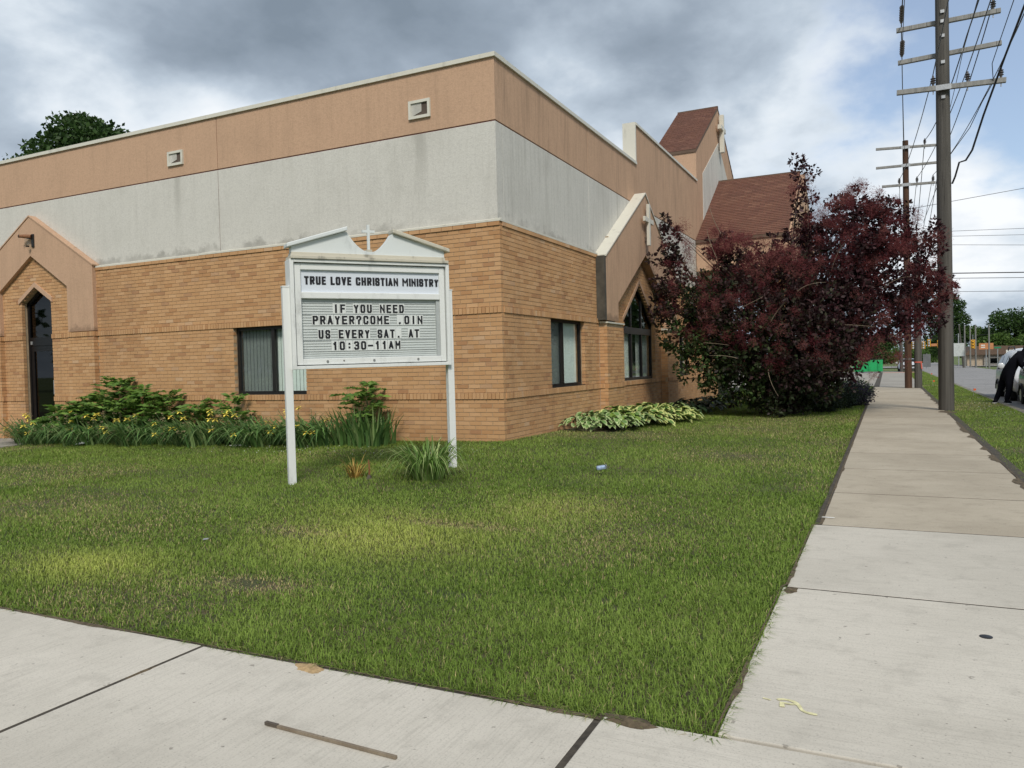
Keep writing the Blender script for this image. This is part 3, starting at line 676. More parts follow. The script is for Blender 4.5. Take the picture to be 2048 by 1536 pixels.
# wall crosses
def cross_part(x, yc, z0, z1, arm_z, half, t, d):
    root = bpy.data.objects.new('wall_cross', None); col.objects.link(root); root.parent = church; root.location = -church.location
    MB().box(x+.06, x+.06+d, yc-t, yc+t, z0, z1).build('upright', MAT['coping_white'], root, rel=True, bevel=.006)
    MB().box(x+.064, x+.05+d, yc-half, yc+half, arm_z-t, arm_z+t).build('crossbar', MAT['coping_white'], root, rel=True, bevel=.006)
    MB().box(x, x+.06, yc-t*.6, yc+t*.6, z0+.1, z0+.2).build('stand_off', MAT['joint_dark'], root, rel=True)
cross_part(PX+.01, GY-.05, 3.84, 4.80, 4.42, .36, .055, .07)
cross_part(-E0, 17.83, 8.50, 9.82, 9.32, .42, .075, .15)

# tower with gabled top
tw = MB(); TY0, TYR, TY1, TX1 = 14.14, 17.81, 21.48, -1.45
tw.prism([(TY0, 3.3), (TY1, 3.3), (TY1, 7.70), (TYR, 10.06), (TY0, 7.70)], -E0-.004, TX1, 0)
tower = tw.build('tower', MAT['stucco_orange'], church)
MB().prism([(15.05, 4.6), (20.55, 4.6), (20.55, 7.2), (17.80, 8.85), (15.05, 7.2)], -E0-.003, -E0+.012, 0).build('stucco_inset', MAT['stucco_grey'], tower)
def shingles(root_name, p_eave0, p_eave1, up, n_c, tab, th=.012, parent=None):
    """courses of tabs from the eave line upwards; 'up' is the vector from eave to ridge"""
    e0, e1, up = Vector(p_eave0), Vector(p_eave1), Vector(up); L = (e1-e0).length; u = (e1-e0).normalized(); n = u.cross(up).normalized()
    if n.z < 0: n = -n
    m = MB(); s_ = up/n_c
    for i in range(n_c):
        k0 = -(tab/2 if i % 2 else 0)
        while k0 < L-.01:
            a, b = max(k0+.006, 0), min(k0+tab-.006, L); k0 += tab
            if b-a < .03: continue
            j = random.uniform(0, .004); h0 = th+j
            q = [e0+u*a+s_*i, e0+u*b+s_*i, e0+u*b+s_*(i+1.05), e0+u*a+s_*(i+1.05)]
            m.add([q[0]+n*h0, q[1]+n*h0, q[2]+n*.002, q[3]+n*.002, q[0]-n*.004, q[1]-n*.004], [(0, 1, 2, 3), (4, 5, 1, 0), (4, 0, 3), (1, 5, 2)])
    return m.build(root_name, MAT['shingle'], parent, kind='stuff')
def gable_roof(name, x0, x1, y0, yr, y1, ze, zr, n_c, over=.06):
    m = MB(); sl = (zr-ze)/(yr-y0); t = .09
    m.prism([(y0-over, ze-sl*over), (yr, zr), (y1+over, ze-sl*over), (y1+over, ze-sl*over+t), (yr, zr+t), (y0-over, ze-sl*over+t)], x0, x1, 0)
    o = m.build(name, MAT['brown_roof'], church)
    zz = ze-sl*over+t+.004
    shingles('shingles', (x0, y0-over, zz), (x1, y0-over, zz), (0, yr-y0+over, zr+t-ze+sl*over-t), n_c, .26, parent=o)
    shingles('shingles', (x1, y1+over, zz), (x0, y1+over, zz), (0, -(y1+over-yr), zr+t-ze+sl*over-t), n_c, .26, parent=o)
    MB().box(x0-.005, x1+.005, yr-.05, yr+.05, zr+t-.03, zr+t+.025).build('ridge_cap', MAT['brown_roof'], o)
    return o
gable_roof('tower_roof', TX1-.03, -E0+.01, TY0, TYR, TY1, 7.70, 10.04, 34, .03)
# porch
PXE = 2.67; PY0, PYR, PY1 = 13.83, 17.74, 21.65
gable_roof('porch_roof', -E0+.012, PXE, PY0, PYR, PY1, 4.80, 7.38, 36, .05)
pm = MB(); pm.box(-.05, PXE-.06, PY0, PY0+.25, 3.90, 4.80); pm.box(-.05, PXE-.06, PY1-.25, PY1, 3.90, 4.80); pm.box(-.05, PXE-.06, PY0+.25, PY1-.25, 3.92, 4.0)
pm.build('porch_frieze', MAT['stucco_orange'], church)
gm = MB(); gm.prism([(PY0, 3.90), (PY0+.5, 3.90), (PYR-.9, 5.55), (PYR, 6.35), (PYR+.9, 5.55), (PY1-.5, 3.90), (PY1, 3.90), (PY1, 4.80), (PYR, 7.37), (PY0, 4.80)], PXE-.06, PXE+.16, 0); gm.build('porch_gable', MAT['stucco_orange'], church)
for yy in (PY0+.02, PY1-.42): MB().box(PXE-.35, PXE+.05, yy, yy+.4, -.3, 3.899).build('porch_column', MAT['brick'], church)
MB().box(-.32, -.30, 16.6, 21.0, -.2, 3.9).build('porch_wall', MAT['tan_wall'], church)
dr = MB(); dr.box(-.29, -.24, 17.0, 19.6, -.2, 2.4); dr.build('porch_door', MAT['black_frame'], church)

# lamp on the door gable
lamp = thing('wall_lamp', (-11.05, -.085, 4.0), 'rusty brown wall lamp with glass jar on the pointed door gable', 'lamp')
MB().box(-11.02, -10.945, -.115, -.0855, 3.87, 4.15).build('back_plate', MAT['lamp_black'], lamp, bevel=.01)
MB().tube([(-11.0, -.12, 4.09), (-11.10, -.18, 4.10), (-11.2, -.24, 4.105)], [.045, .042, .03], 10).build('sensor_body', MAT['rust_brown'], lamp, smooth=True)
MB().tube([(-11.2, -.24, 4.105), (-11.215, -.248, 4.106)], [.034, .034], 10).build('sensor_eye', MAT['lamp_black'], lamp)
MB().lathe((-11.055, -.17, 3.90), [(.015, 0), (.045, .02), (.055, .08), (.05, .14), (.04, .16)], 12).build('glass_jar', MAT['glass_jar'], lamp, smooth=True)
MB().lathe((-11.055, -.17, 3.875), [(.03, 0), (.035, .025)], 10).build('jar_cap', MAT['lamp_black'], lamp)
MB().box(-11.06, -11.0, -.17, -.1, 4.045, 4.065).build('bracket', MAT['lamp_black'], lamp)

# ------------------------------------------------------------------ church notice sign
SO = Vector((-.6128, -4.0081, -.1)); SU = Vector((.59676, .80239, .00657)); SV = Vector((.00366, -.0109, .99993)); SN = Vector((.80245, -.59672, 0.0))
sign = thing('notice_sign', SO, 'white church notice board on two posts with black message letters and broken pediment', 'sign')
def SP(u, v, n=0.0): return SO + SU*u + SV*v + SN*n
def sbox(m, u0, u1, v0, v1, n0, n1): m.obox(SP((u0+u1)/2, (v0+v1)/2, (n0+n1)/2), SU, SN, SV, (u1-u0)/2, (n1-n0)/2, (v1-v0)/2); return m
def sprism(m, poly, n0, n1):
    k = len(poly); m.add([SP(u, v, n0) for u, v in poly]+[SP(u, v, n1) for u, v in poly], [tuple(range(k)), tuple(range(2*k-1, k-1, -1))]+[(i, k+i, k+(i+1) % k, (i+1) % k) for i in range(k)]); return m
# posts (front face of cabinet at n = 0)
sbox(MB(), -.04, .04, -.35, 2.13, -.09, -.01).build('post', MAT['sign_white'], sign, bevel=.004)
sbox(MB(), 1.878, 1.958, -.35, 2.12, -.09, -.01).build('post', MAT['sign_white'], sign, bevel=.004)
for u in (0, 1.918): sbox(MB(), u-.044, u+.044, 2.122 if u else 2.131, 2.136 if u else 2.145, -.094, -.006).build('post_cap', MAT['sign_white'], sign)
HN, MN = -.012, -.030
cab = sbox(MB(), .045, 1.893, 1.24, 2.43, -.19, -.045).build('cabinet', MAT['sign_white'], sign)
fr = MB()
for (a, b, c, d) in ((.035, .078, 1.231, 2.435), (1.860, 1.902, 1.231, 2.435), (.078, 1.860, 1.231, 1.268), (.078, 1.860, 2.400, 2.435)): sbox(fr, a, b, c, d, -.20, .045)
fr.build('outer_frame', MAT['sign_white'], sign, bevel=.004)
fr = MB()
for (a, b, c, d) in ((.088, .156, 1.278, 2.392), (1.785, 1.850, 1.278, 2.392), (.156, 1.785, 1.278, 1.345), (.156, 1.785, 2.322, 2.392), (.156, 1.785, 2.008, 2.079)): sbox(fr, a, b, c, d, -.05, .016)
frame = fr.build('door_frame', MAT['sign_white'], sign, bevel=.006)
for u in (.42, .955, 1.49): o = MB(); o.tube([SP(u, 1.312, .014), SP(u, 1.312, .024)], .014, 10); o.build('bolt', MAT['bolt'], frame)
sprism(MB(), [(.595, 1.322), (.615, 1.322), (.605, 1.30)], .015, .019).build('chipped_paint', MAT['joint_dark'], frame)
head = sbox(MB(), .156, 1.785, 2.079, 2.322, HN-.012, HN).build('header_panel', MAT['panel_white'], sign)
mp = sbox(MB(), .156, 1.785, 1.345, 2.008, MN-.010, MN).build('message_panel', MAT['message_panel'], sign)
sbox(MB(), 1.742, 1.783, 1.35, 2.004, MN+.0005, MN+.025).build('side_liner', MAT['rail'], mp)
lines = [(.514, 1.344, 1.853, 1.949, 'IF YOU NEED'), (.278, 1.572, 1.724, 1.821, 'PRAYER?COME ,OIN'), (.338, 1.524, 1.566, 1.663, 'US EVERY SAT. AT'), (.488, 1.289, 1.436, 1.532, '10:30-11AM')]
for (u0, u1, v0, v1, t) in lines:      # letter tracks
    for v in np.linspace(v0-.012, v1+.010, 5):
        sbox(MB(), .160, 1.738, v-.0022, v+.0022, MN+.0005, MN+.0055).build('track', MAT['rail'], mp)
for v in (1.355, 1.378, 1.401, 1.424, 1.978, 1.995): sbox(MB(), .160, 1.738, v-.0022, v+.0022, MN+.0005, MN+.0055).build('track', MAT['rail'], mp)
O_ = [(.2,0),(.8,0),(1,.15),(1,.85),(.8,1),(.2,1),(0,.85),(0,.15),(.2,0)]
BOWL = [(0,1),(.78,1),(1,.87),(1,.63),(.78,.48),(0,.48)]
GL = {'T': [[(0,1),(1,1)],[(.5,1),(.5,0)]], 'R': [[(0,0),(0,1)],BOWL,[(.5,.48),(1,0)]], 'P': [[(0,0),(0,1)],BOWL], 'U': [[(0,1),(0,.15),(.2,0),(.8,0),(1,.15),(1,1)]],
 'E': [[(0,0),(0,1)],[(0,1),(1,1)],[(0,.52),(.85,.52)],[(0,0),(1,0)]], 'F': [[(0,0),(0,1)],[(0,1),(1,1)],[(0,.5),(.85,.5)]], 'L': [[(0,1),(0,0)],[(0,0),(1,0)]], 'O': [O_], '0': [O_],
 'V': [[(0,1),(.5,0)],[(.5,0),(1,1)]], 'C': [[(1,.74),(1,.85),(.8,1),(.2,1),(0,.85),(0,.15),(.2,0),(.8,0),(1,.15),(1,.28)]], 'H': [[(0,0),(0,1)],[(1,0),(1,1)],[(0,.5),(1,.5)]], 'I': [[(.5,0),(.5,1)]],
 'S': [[(1,.76),(1,.87),(.8,1),(.2,1),(0,.87),(0,.66),(.2,.54),(.8,.46),(1,.34),(1,.13),(.8,0),(.2,0),(0,.13),(0,.24)]], 'A': [[(0,0),(.5,1)],[(.5,1),(1,0)],[(.2,.28),(.8,.28)]], 'N': [[(0,0),(0,1)],[(0,.95),(1,.05)],[(1,0),(1,1)]],
 'M': [[(0,0),(0,1)],[(0,.97),(.5,.42)],[(.5,.42),(1,.97)],[(1,1),(1,0)]], 'Y': [[(0,1),(.5,.45)],[(.5,.45),(1,1)],[(.5,.45),(.5,0)]], 'D': [[(0,0),(0,1),(.7,1),(1,.8),(1,.2),(.7,0),(0,0)]],
 '?': [[(0,.76),(.05,.9),(.25,1),(.75,1),(1,.87),(1,.68),(.5,.42),(.5,.30)],[(.5,.0),(.5,.03)]], ',': [[(.2,-.02),(.55,.10)]], '.': [[(.5,0),(.5,.03)]], ':': [[(.5,.22),(.5,.26)],[(.5,.74),(.5,.78)]],
 '1': [[(.6,0),(.6,1)],[(.6,.92),(.15,.74)]], '3': [[(0,.8),(.05,.9),(.25,1),(.75,1),(1,.87),(1,.66),(.8,.53),(.45,.53)],[(.8,.53),(1,.38),(1,.13),(.75,0),(.25,0),(.05,.1),(0,.2)]], '-': [[(0,.45),(1,.45)]]}
def letter(ch, u0, w, v0, h, n, parent, mat, bold=.205):
    m = MB(); t = bold*h; tv = t*.86
    if ch in 'MN': t *= .80
    X = lambda x: u0+t/2+x*max(w-t, 0); Y = lambda y: v0+tv/2+y*(h-tv)
    for k, st_ in enumerate(GL[ch]):
        for i in range(len(st_)-1):
            a, b = Vector((X(st_[i][0]), Y(st_[i][1]), 0)), Vector((X(st_[i+1][0]), Y(st_[i+1][1]), 0)); d_ = b-a; L_ = d_.length
            if L_ < 1e-6: continue
            d_ /= L_; hz = abs(d_.x) > .95; vert = abs(d_.y) > .97; th = (tv if hz else t*(1.0 if vert else .92))/2
            ex = (t if hz else tv)/2 if (hz or vert) else th*.45
            p = Vector((-d_.y, d_.x, 0))*th; a2, b2 = a-d_*ex, b+d_*ex
            q = [a2-p, b2-p, b2+p, a2+p]; lo_, hi_ = v0-.0, v0+h; q = [(c.x, min(max(c.y, lo_ if ch != ',' else v0-.02), hi_)) for c in q]
            sprism(m, q, n, n+.002+.0001*((i+k*3) % 7))
    return m.build('letter', mat, parent)
for (u0, u1, v0, v1, t) in lines:
    n = len(t); st = (u1-u0+.02)/n
    for i, ch in enumerate(t):
        if ch == ' ': continue
        w_ = st*.74
        sbox(MB(), u0+i*st-.008, u0+i*st+w_+.008, v0-.010, v1+.010, MN+.0057, MN+.0075).build('letter_tile', MAT['tile_clear'], mp)
        letter(ch, u0+i*st, w_, v0, v1-v0, MN+.0085, mp, MAT['letter_black'], .225)
t = 'TRUE LOVE CHRISTIAN MINISTRY'
wd = {'I': .45, ' ': .62, 'M': 1.25, 'R': 1.0, 'T': .92, 'L': .88, 'E': .88, 'Y': .98}
tot = sum(wd.get(c, 1.0) for c in t); u = .195; st = (1.790-.195)/tot
for ch in t:
    w_ = wd.get(ch, 1.0)*st
    if ch != ' ': letter(ch, u+.004, w_-.011, 2.163, .092, HN+.0015, head, MAT['letter_black'], .25)
    u += w_
# pediment
led = MB(); sbox(led, .045, 1.893, 2.437, 2.47, -.20, .065); sprism(led, [(.06, 2.47), (1.878, 2.47), (1.868, 2.515), (.072, 2.515)], -.16, .005); led.build('ledge', MAT['sign_ledge'], sign, bevel=.004)
def arc(u): return 2.552+(.225)*(abs(u-.955)/.27)**2
us = [.955-.262*i/7 for i in range(8)]
ped = MB(); sprism(ped, [(.07, 2.514), (.955, 2.514)]+[(u, arc(u)-.006) for u in us]+[(.68, 2.765), (.07, 2.575)], -.12, -.012); ped.build('pediment_half', MAT['sign_pediment'], sign)
us = [.955+.262*i/7 for i in range(8)]
ped = MB(); sprism(ped, [(1.868, 2.514), (.9555, 2.514)]+[(u, arc(u)-.006) for u in us]+[(1.232, 2.765), (1.868, 2.590)], -.12, -.012); ped.build('pediment_half', MAT['sign_pediment'], sign)
sprism(MB(), [(.018, 2.560), (.690, 2.772), (.690, 2.818), (.018, 2.604)], -.15, .035).build('raking_cornice', MAT['sign_pediment'], sign, bevel=.008)
sprism(MB(), [(1.925, 2.572), (1.222, 2.772), (1.222, 2.818), (1.925, 2.616)], -.15, .035).build('raking_cornice', MAT['sign_ledge'], sign, bevel=.008)
sbox(MB(), .925, .985, 2.515, 2.575, -.11, -.02).build('cross_base', MAT['sign_ledge'], sign)
cr_m = MB(); sbox(cr_m, .942, .970, 2.575, 2.862, -.075, -.047); sbox(cr_m, .884, .942, 2.770, 2.800, -.075, -.047); sbox(cr_m, .970, 1.030, 2.770, 2.800, -.075, -.047); cr_m.build('cross', MAT['sign_pediment'], sign)

# ------------------------------------------------------------------ utility poles and wires
def insulator(m, x, y, z, h=.24):
    m.lathe((x, y, z), [(.025, 0), (.028, .05*h/.24), (.06, .07*h/.24), (.03, .10*h/.24), (.065, .12*h/.24), (.03, .15*h/.24), (.06, .17*h/.24), (.025, .19*h/.24), (.02, h)], 10)
def pole(name, x, y, z1, r0, r1, mat, arms, label, lean=(0, 0)):
    root = thing(name, (x, y, -.2), label, 'utility pole', 'utility poles along the sidewalk')
    n = 10; MB().tube([(x+lean[0]*i/n, y+lean[1]*i/n, -.5+(z1+.5)*i/n) for i in range(n+1)], [r0+(r1-r0)*i/n for i in range(n+1)], 14).build('post', MAT[mat], root, smooth=True)
    for (xa, xb, za, zb, dy, ins, hgt) in arms:
        a, b = Vector((xa, y+dy, za)), Vector((xb, y+dy, zb)); u = (b-a).normalized()
        arm = MB().obox((a+b)/2, u, (0, 1, 0), u.cross(Vector((0, 1, 0))), (b-a).length/2, .045, hgt/2).build('crossarm', MAT['arm_grey'], root, bevel=.006)
        for t_ in ins:
            p = a+(b-a)*t_; m = MB(); insulator(m, p.x, p.y, p.z+hgt/2); m.build('insulator', MAT['insulator_grey'], arm, smooth=True)
            MB().tube([(p.x, p.y, p.z-hgt/2-.08), (p.x, p.y, p.z-hgt/2)], .012, 6).build('pin', MAT['galv'], arm)
        MB().box(x-.16, x+.16, y+dy+(.048 if dy > 0 else -.056), y+dy+(.056 if dy > 0 else -.048), (za+zb)/2-.06, (za+zb)/2+.06).build('bracket', MAT['galv'], arm)
    return root
p1 = pole('utility_pole', 6.50, 10.2, 11.0, .167, .134, 'pole_grey', [(5.555, 7.68, 8.87, 8.89, .17, (.93,), .10), (5.58, 7.69, 8.10, 8.16, .17, (), .10), (5.54, 7.73, 7.30, 7.21, -.17, (.345, .66, .955), .11)], 'thick weathered grey utility pole with three crossarms beside the sidewalk, nearest one')
for z in (8.45, 8.78, 9.0, 7.85, 7.05): MB().box(6.46, 6.54, 10.2-.170, 10.2-.150, z-.035, z+.035).build('bolt_plate', MAT['galv'], p1)
p2 = pole('utility_pole', 6.02, 24.2, 9.62, .135, .105, 'pole_brown', [(4.96, 7.30, 9.40, 9.26, -.13, (.74, .965), .09), (4.956, 7.30, 8.65, 8.59, -.13, (.965,), .09), (5.16, 7.05, 7.89, 7.83, -.13, (.33, .66, .955), .09)], 'brown utility pole with three crossarms standing at the sidewalk edge')
p3 = pole('utility_pole', 6.37, 24.15, 4.9, .142, .12, 'pole_grey', [(5.3, 7.1, 4.45, 4.42, -.15, (), .08)], 'shorter grey utility pole with tape round it right beside the brown pole')
for z in (1.0, .95): MB().lathe((6.02, 24.2, z), [(.139, 0), (.141, .012)], 12).build('band', MAT['galv'], p2)
tape = thing('warning_tape', (6.37, 24.15, .85), 'faded red warning tape tied round the short grey pole', 'tape')
MB().lathe((6.37, 24.15, .82), [(.147, 0), (.149, .03), (.147, .05)], 14).build('band', MAT['tape_red'], tape)
MB().add([(6.45, 24.01, .85), (6.49, 24.0, .84), (6.52, 23.99, .55), (6.47, 24.0, .60)], [(0, 1, 2, 3)]).build('loose_end', MAT['tape_red'], tape)
for (x, y, zt, r, mt, lb) in ((6.35, 62, 6.5, .13, 'pole_grey', 'far grey utility pole behind the brown pole, above the silver car'), (6.75, 58.5, 7.5, .14, 'pole_brown', 'far brown utility pole just behind the near brown pole'), (6.6, 84, 6.0, .12, 'pole_grey', 'farthest grey utility pole on the near side of the street')):
    pole('utility_pole', x, y, zt, r, r*.8, mt, [(x-1.0, x+1.0, zt-.5, zt-.5, -.12, (), .08)], lb)
def wire(pts, r, label, mat='wire_black', sag=0.0, group=None, n=10):
    P = []
    for i in range(len(pts)-1):
        a, b = Vector(pts[i]), Vector(pts[i+1])
        for k in range(n + (i == len(pts)-2)):
            t_ = k/n; p = a.lerp(b, t_); p.z -= sag*4*t_*(1-t_)*((b-a).length/14); P.append(p)
    o = MB().tube(P, r, 5).build('wire', MAT[mat], smooth=True); tag(o, label, 'wire', group); return o
FARW = 62
for i, (xa, za, xb, zb) in enumerate(((6.297, 7.60, 5.81, 8.13), (6.988, 7.60, 6.41, 8.10), (7.627, 7.57, 6.96, 8.13))):
    wire([(xa+.15, -14, za+.6), (xa, 10.05, za), (xb, 24.1, zb), (6.0+.4*i, FARW, 6.2)], .011, ('left', 'middle', 'right')[i]+' thin wire on the insulators of the lowest crossarms', 'wire_grey', .25)
wire([(7.95, -14, 9.6), (7.52, 10.3, 9.05), (7.22, 24.1, 8.80), (7.2, FARW, 6.0)], .013, 'wire held by the right end of the top crossarm', 'wire_black', .3)
wire([(7.3, -14, 9.3), (6.98, 10.1, 8.35), (6.69, 24.1, 9.52), (6.9, FARW, 6.3)], .014, 'dark wire just right of the near pole running to the upper brown-pole insulator', 'wire_black', .35)
wire([(7.1, -14, 9.0), (6.9, 10.1, 8.0), (7.22, 24.1, 9.50)], .008, 'thin grey wire slanting across between the two tall poles', 'wire_grey', .2)
wire([(5.75, -14, 9.9), (5.66, 10.2, 8.95), (5.95, 24.1, 9.60)], .013, 'heavy left wire dead-ended at the near crossarm tips', 'wire_black', .05)
wire([(5.70, -14, 9.6), (5.66, 10.2, 8.17), (5.98, 24.1, 9.05)], .008, 'thin left wire under the heavy one', 'wire_grey', .05)
for z in (8.95, 8.17):
    s_ = thing('strain_insulator', (5.66, 10.0, z), 'dark strain insulator at the left tip of the %s near crossarm' % ('top' if z > 8.5 else 'second'), 'insulator')
    MB().tube([(5.66, 9.2, z+.03), (5.66, 9.25, z+.03), (5.66, 10.1, z)], [.012, .035, .035], 8).build('rod', MAT['insulator_grey'], s_)
    for k in range(6): MB().lathe((5.66, 9.3+.13*k, z+.03-.004*k), [(.02, 0), (.055, .02), (.02, .04)], 8, 1).build('shed', MAT['insulator_grey'], s_)
# slack service cable
cp = [(7.9, -6, 7.9), (7.75, 4, 7.9), (7.55, 8.6, 7.3), (7.25, 9.6, 6.4), (7.05, 9.9, 5.72), (6.93, 10, 5.53), (6.80, 10, 5.50), (6.72, 10.05, 5.2), (6.66, 10.1, 5.05)]
o = MB().tube(cp, .022, 6).build('wire', MAT['wire_black'], smooth=True); tag(o, 'thick slack black cable drooping to the right side of the near pole', 'wire')
o = MB().tube([(7.75, -8, 8.8), (7.55, 9.5, 7.9), (7.44, 9.8, 7.55), (7.48, 10, 7.2), (7.3, 10.4, 6.9), (7.1, 11, 6.5), (6.75, 12.5, 6.2), (6.6, 24, 6.3)], .009, 5).build('wire', MAT['wire_black'], smooth=True); tag(o, 'thin kinked wire twisting down right of the near pole', 'wire')
for i, (z0, z1, r) in enumerate(((6.9, 7.35, .010), (5.97, 5.75, .008), (5.8, 5.5, .008), (5.5, 5.1, .008), (4.35, 4.1, .020), (4.16, 3.9, .012), (3.63, 3.4, .009))):
    wire([(6.1, 24.1, z0), (22, 24.6, z0+(z1-z0)*3.5)], r, 'wire crossing the street from the brown pole, %s from the top' % ('first', 'second', 'third', 'fourth', 'fifth and thickest', 'sixth', 'lowest')[i], 'wire_black' if r > .015 else 'wire_grey', .0, 'wires crossing the street')

# ------------------------------------------------------------------ vehicles
def car(name, label, x0, y0, L, W, H, paint, kind='suv', cat='car', rz=0.0, rails=True):
    """front at local y=0 facing -y, right side (seen from the verge) at local x=0"""
    root = thing(name, (x0, y0, -.205), label, cat, rz=rz)
    hw = W/2; B = .20*H/1.5
    if kind == 'suv': prof = [(0, .42, .55), (.03, .62, .70), (.10, .80, .86), (.26, .90, .95), (.40, 1.26, 1.37), (.50, 1.33, 1.44), (.75, 1.33, 1.45), (.93, 1.26, 1.38), (.975, .9, 1.0), (1.0, .5, .6)]
    else: prof = [(0, .40, .5), (.04, .56, .62), (.14, .68, .73), (.28, .76, .80), (.42, 1.10, 1.2), (.55, 1.15, 1.26), (.72, 1.08, 1.19), (.86, .80, .86), (.96, .72, .78), (1.0, .45, .55)]
    k = H/1.45
    stations = []
    for (t_, zs, zr) in prof:
        belt = min(zs, .88 if kind == 'suv' else .74)*k; top = zr*k; taper = 1-.10*(max(0, .12-t_)/.12)**2-.07*(max(0, t_-.92)/.08)**2
        cabin = top > belt*1.15; rw = hw*(.78 if cabin else .90)*taper
        stations.append((t_*L, [(0, B), (hw*.90*taper, B), (hw*taper, B+.12*k), (hw*1.0*taper, belt*.72), (hw*.975*taper, belt), (rw, (zs*k if cabin else belt+.4*(top-belt))), (rw*.72, top), (0, top+.01)]))
    m = MB(); vs = []; n = 8
    for (yy, ring) in stations:
        for (u, z) in ring: vs.append((hw-u, yy, z))
        for (u, z) in ring[1:-1][::-1]: vs.append((hw+u, yy, z))
    r_ = 14; fsx = []
    for i in range(len(stations)-1):
        for j_ in range(r_): fsx.append((i*r_+j_, i*r_+(j_+1) % r_, (i+1)*r_+(j_+1) % r_, (i+1)*r_+j_))
    fsx += [tuple(range(r_-1, -1, -1)), tuple(range((len(stations)-1)*r_, len(stations)*r_))]
    m.add(vs, fsx); body = m.build('body', MAT[paint], root, smooth=True, rel=True)
    sb = body.modifiers.new('sub', 'SUBSURF'); sb.levels = 1; sb.render_levels = 1
    # side glass and pillars as panels set a little proud of the cabin
    cs = [s_ for s_ in stations if s_[1][5][1] > s_[1][4][1]*1.12]
    for side in (-1, 1):
        for (ta, tb) in ((.30, .455), (.475, .655), (.675, .86)):
            q = []
            def at(t_, e):
                yy = t_*L
                for i in range(len(stations)-1):
                    if stations[i][0] <= yy <= stations[i+1][0]:
                        f = (yy-stations[i][0])/(stations[i+1][0]-stations[i][0]); A, Bq = stations[i][1], stations[i+1][1]
                        lo = Vector(((A[4][0]*(1-f)+Bq[4][0]*f), 0, A[4][1]*(1-f)+Bq[4][1]*f)); hi = Vector(((A[5][0]*(1-f)+Bq[5][0]*f), 0, A[5][1]*(1-f)+Bq[5][1]*f))
                        p = lo.lerp(hi, e); return (hw+side*(p.x+.012), yy, p.z)
            tta, ttb = (ta+.075 if ta < .35 else ta), tb
            q = [at(ta, .12), at(tb, .12), at(ttb if tb < .8 else tb-.02, .84), at(tta, .84)]
            MB().add(q, [(0, 1, 2, 3)]).build('side_window', MAT['car_glass'], root, rel=True)
        mx_ = hw+side*(hw+.11); MB().lathe((mx_, .34*L, belt_z(k, kind)+.05), [(.05, -.07), (.085, -.05), (.085, .05), (.05, .075)], 10, 1).build('mirror', MAT[paint], root, smooth=True, rel=True)
        MB().box(min(mx_-.08, mx_+.08), max(mx_-.08, mx_+.08), .34*L-.05, .34*L+.05, belt_z(k, kind)-.045, belt_z(k, kind)-.005).build('mirror_base', MAT['trim_black'], root, rel=True)
        for ty in (.17, .80):
            wy = ty*L; wr = .235*k if kind == 'suv' else .21*k; cxw = hw+side*(hw-.085)
            wh = MB(); wh.lathe((cxw, wy, wr), [(wr*.7, -.095), (wr, -.08), (wr, .08), (wr*.7, .095)], 20, 0); w_o = wh.build('wheel', MAT['rubber'], root, smooth=True, rel=True)
            rm = MB(); rm.lathe((cxw+side*.09, wy, wr), [(wr*.66, -.012), (wr*.62, .012), (wr*.2, .02)], 16, 0); rm.build('rim', MAT['rim'], w_o, rel=True)
            ar = MB(); pts = [(hw+side*(hw+.004), wy+(wr+.05)*math.cos(a_), wr+(wr+.05)*math.sin(a_)) for a_ in np.linspace(0, math.pi, 9)]; ar.tube(pts, .03, 6); ar.build('wheel_arch', MAT['trim_black'], root, rel=True)
        MB().box(hw+side*(hw*.60)-.11, hw+side*(hw*.60)+.11, -.0+.02, .12, .56*k, .68*k).build('headlight', MAT['lamp_clear'], root, rel=True, bevel=.02)
        MB().box(hw+side*(hw*.80)-.07, hw+side*(hw*.80)+.07, L-.08, L-.005, .6*k, .9*k).build('tail_light', MAT['lamp_red'], root, rel=True, bevel=.02)
        MB().box(*sorted((hw+side*(hw-.01), hw+side*(hw+.012))), .28*L, .70*L, B+.02, B+.07).build('sill_trim', MAT['trim_black'], root, rel=True)
        for ty in (.47, .665): MB().box(*sorted((hw+side*(hw-.012), hw+side*(hw+.006))), ty*L+.05, ty*L+.17, belt_z(k, kind)-.14, belt_z(k, kind)-.11).build('door_handle', MAT[paint], root, rel=True)
        if rails: MB().tube([(hw+side*hw*.62, .52*L, 1.40*k), (hw+side*hw*.62, .55*L, 1.48*k), (hw+side*hw*.62, .82*L, 1.48*k), (hw+side*hw*.62, .86*L, 1.38*k)], .018, 6).build('roof_rail', MAT['trim_black'], root, rel=True)
    s4, s5 = stations[3], stations[4]
    def wsp(f, e, sx): 
        A, Bq = s4, s5; yy = A[0]+(Bq[0]-A[0])*f; z = A[1][6][1]+(Bq[1][6][1]-A[1][6][1])*f; w_ = (A[1][5][0]+(Bq[1][5][0]-A[1][5][0])*f)*.86; return (hw+sx*w_, yy-.02, z+.014)
    MB().add([wsp(.08, 0, -1), wsp(.08, 0, 1), wsp(.95, 0, .93), wsp(.95, 0, -.93)], [(0, 1, 2, 3)]).build('windscreen', MAT['car_glass'], root, rel=True)
    MB().box(hw*.5, hw*1.5, -.005, .06, .47*k, .62*k).build('grille', MAT['trim_black'], root, rel=True)
    MB().box(.10, W-.10, -.02, .10, B-.02, B+.10).build('bumper', MAT['trim_black'], root, rel=True, bevel=.03)
    MB().box(hw-.13, hw+.13, -.026, -.018, .36*k, .43*k).build('number_plate', MAT['paper'], root, rel=True)
    return root
def belt_z(k, kind): return (.90 if kind == 'suv' else .76)*k
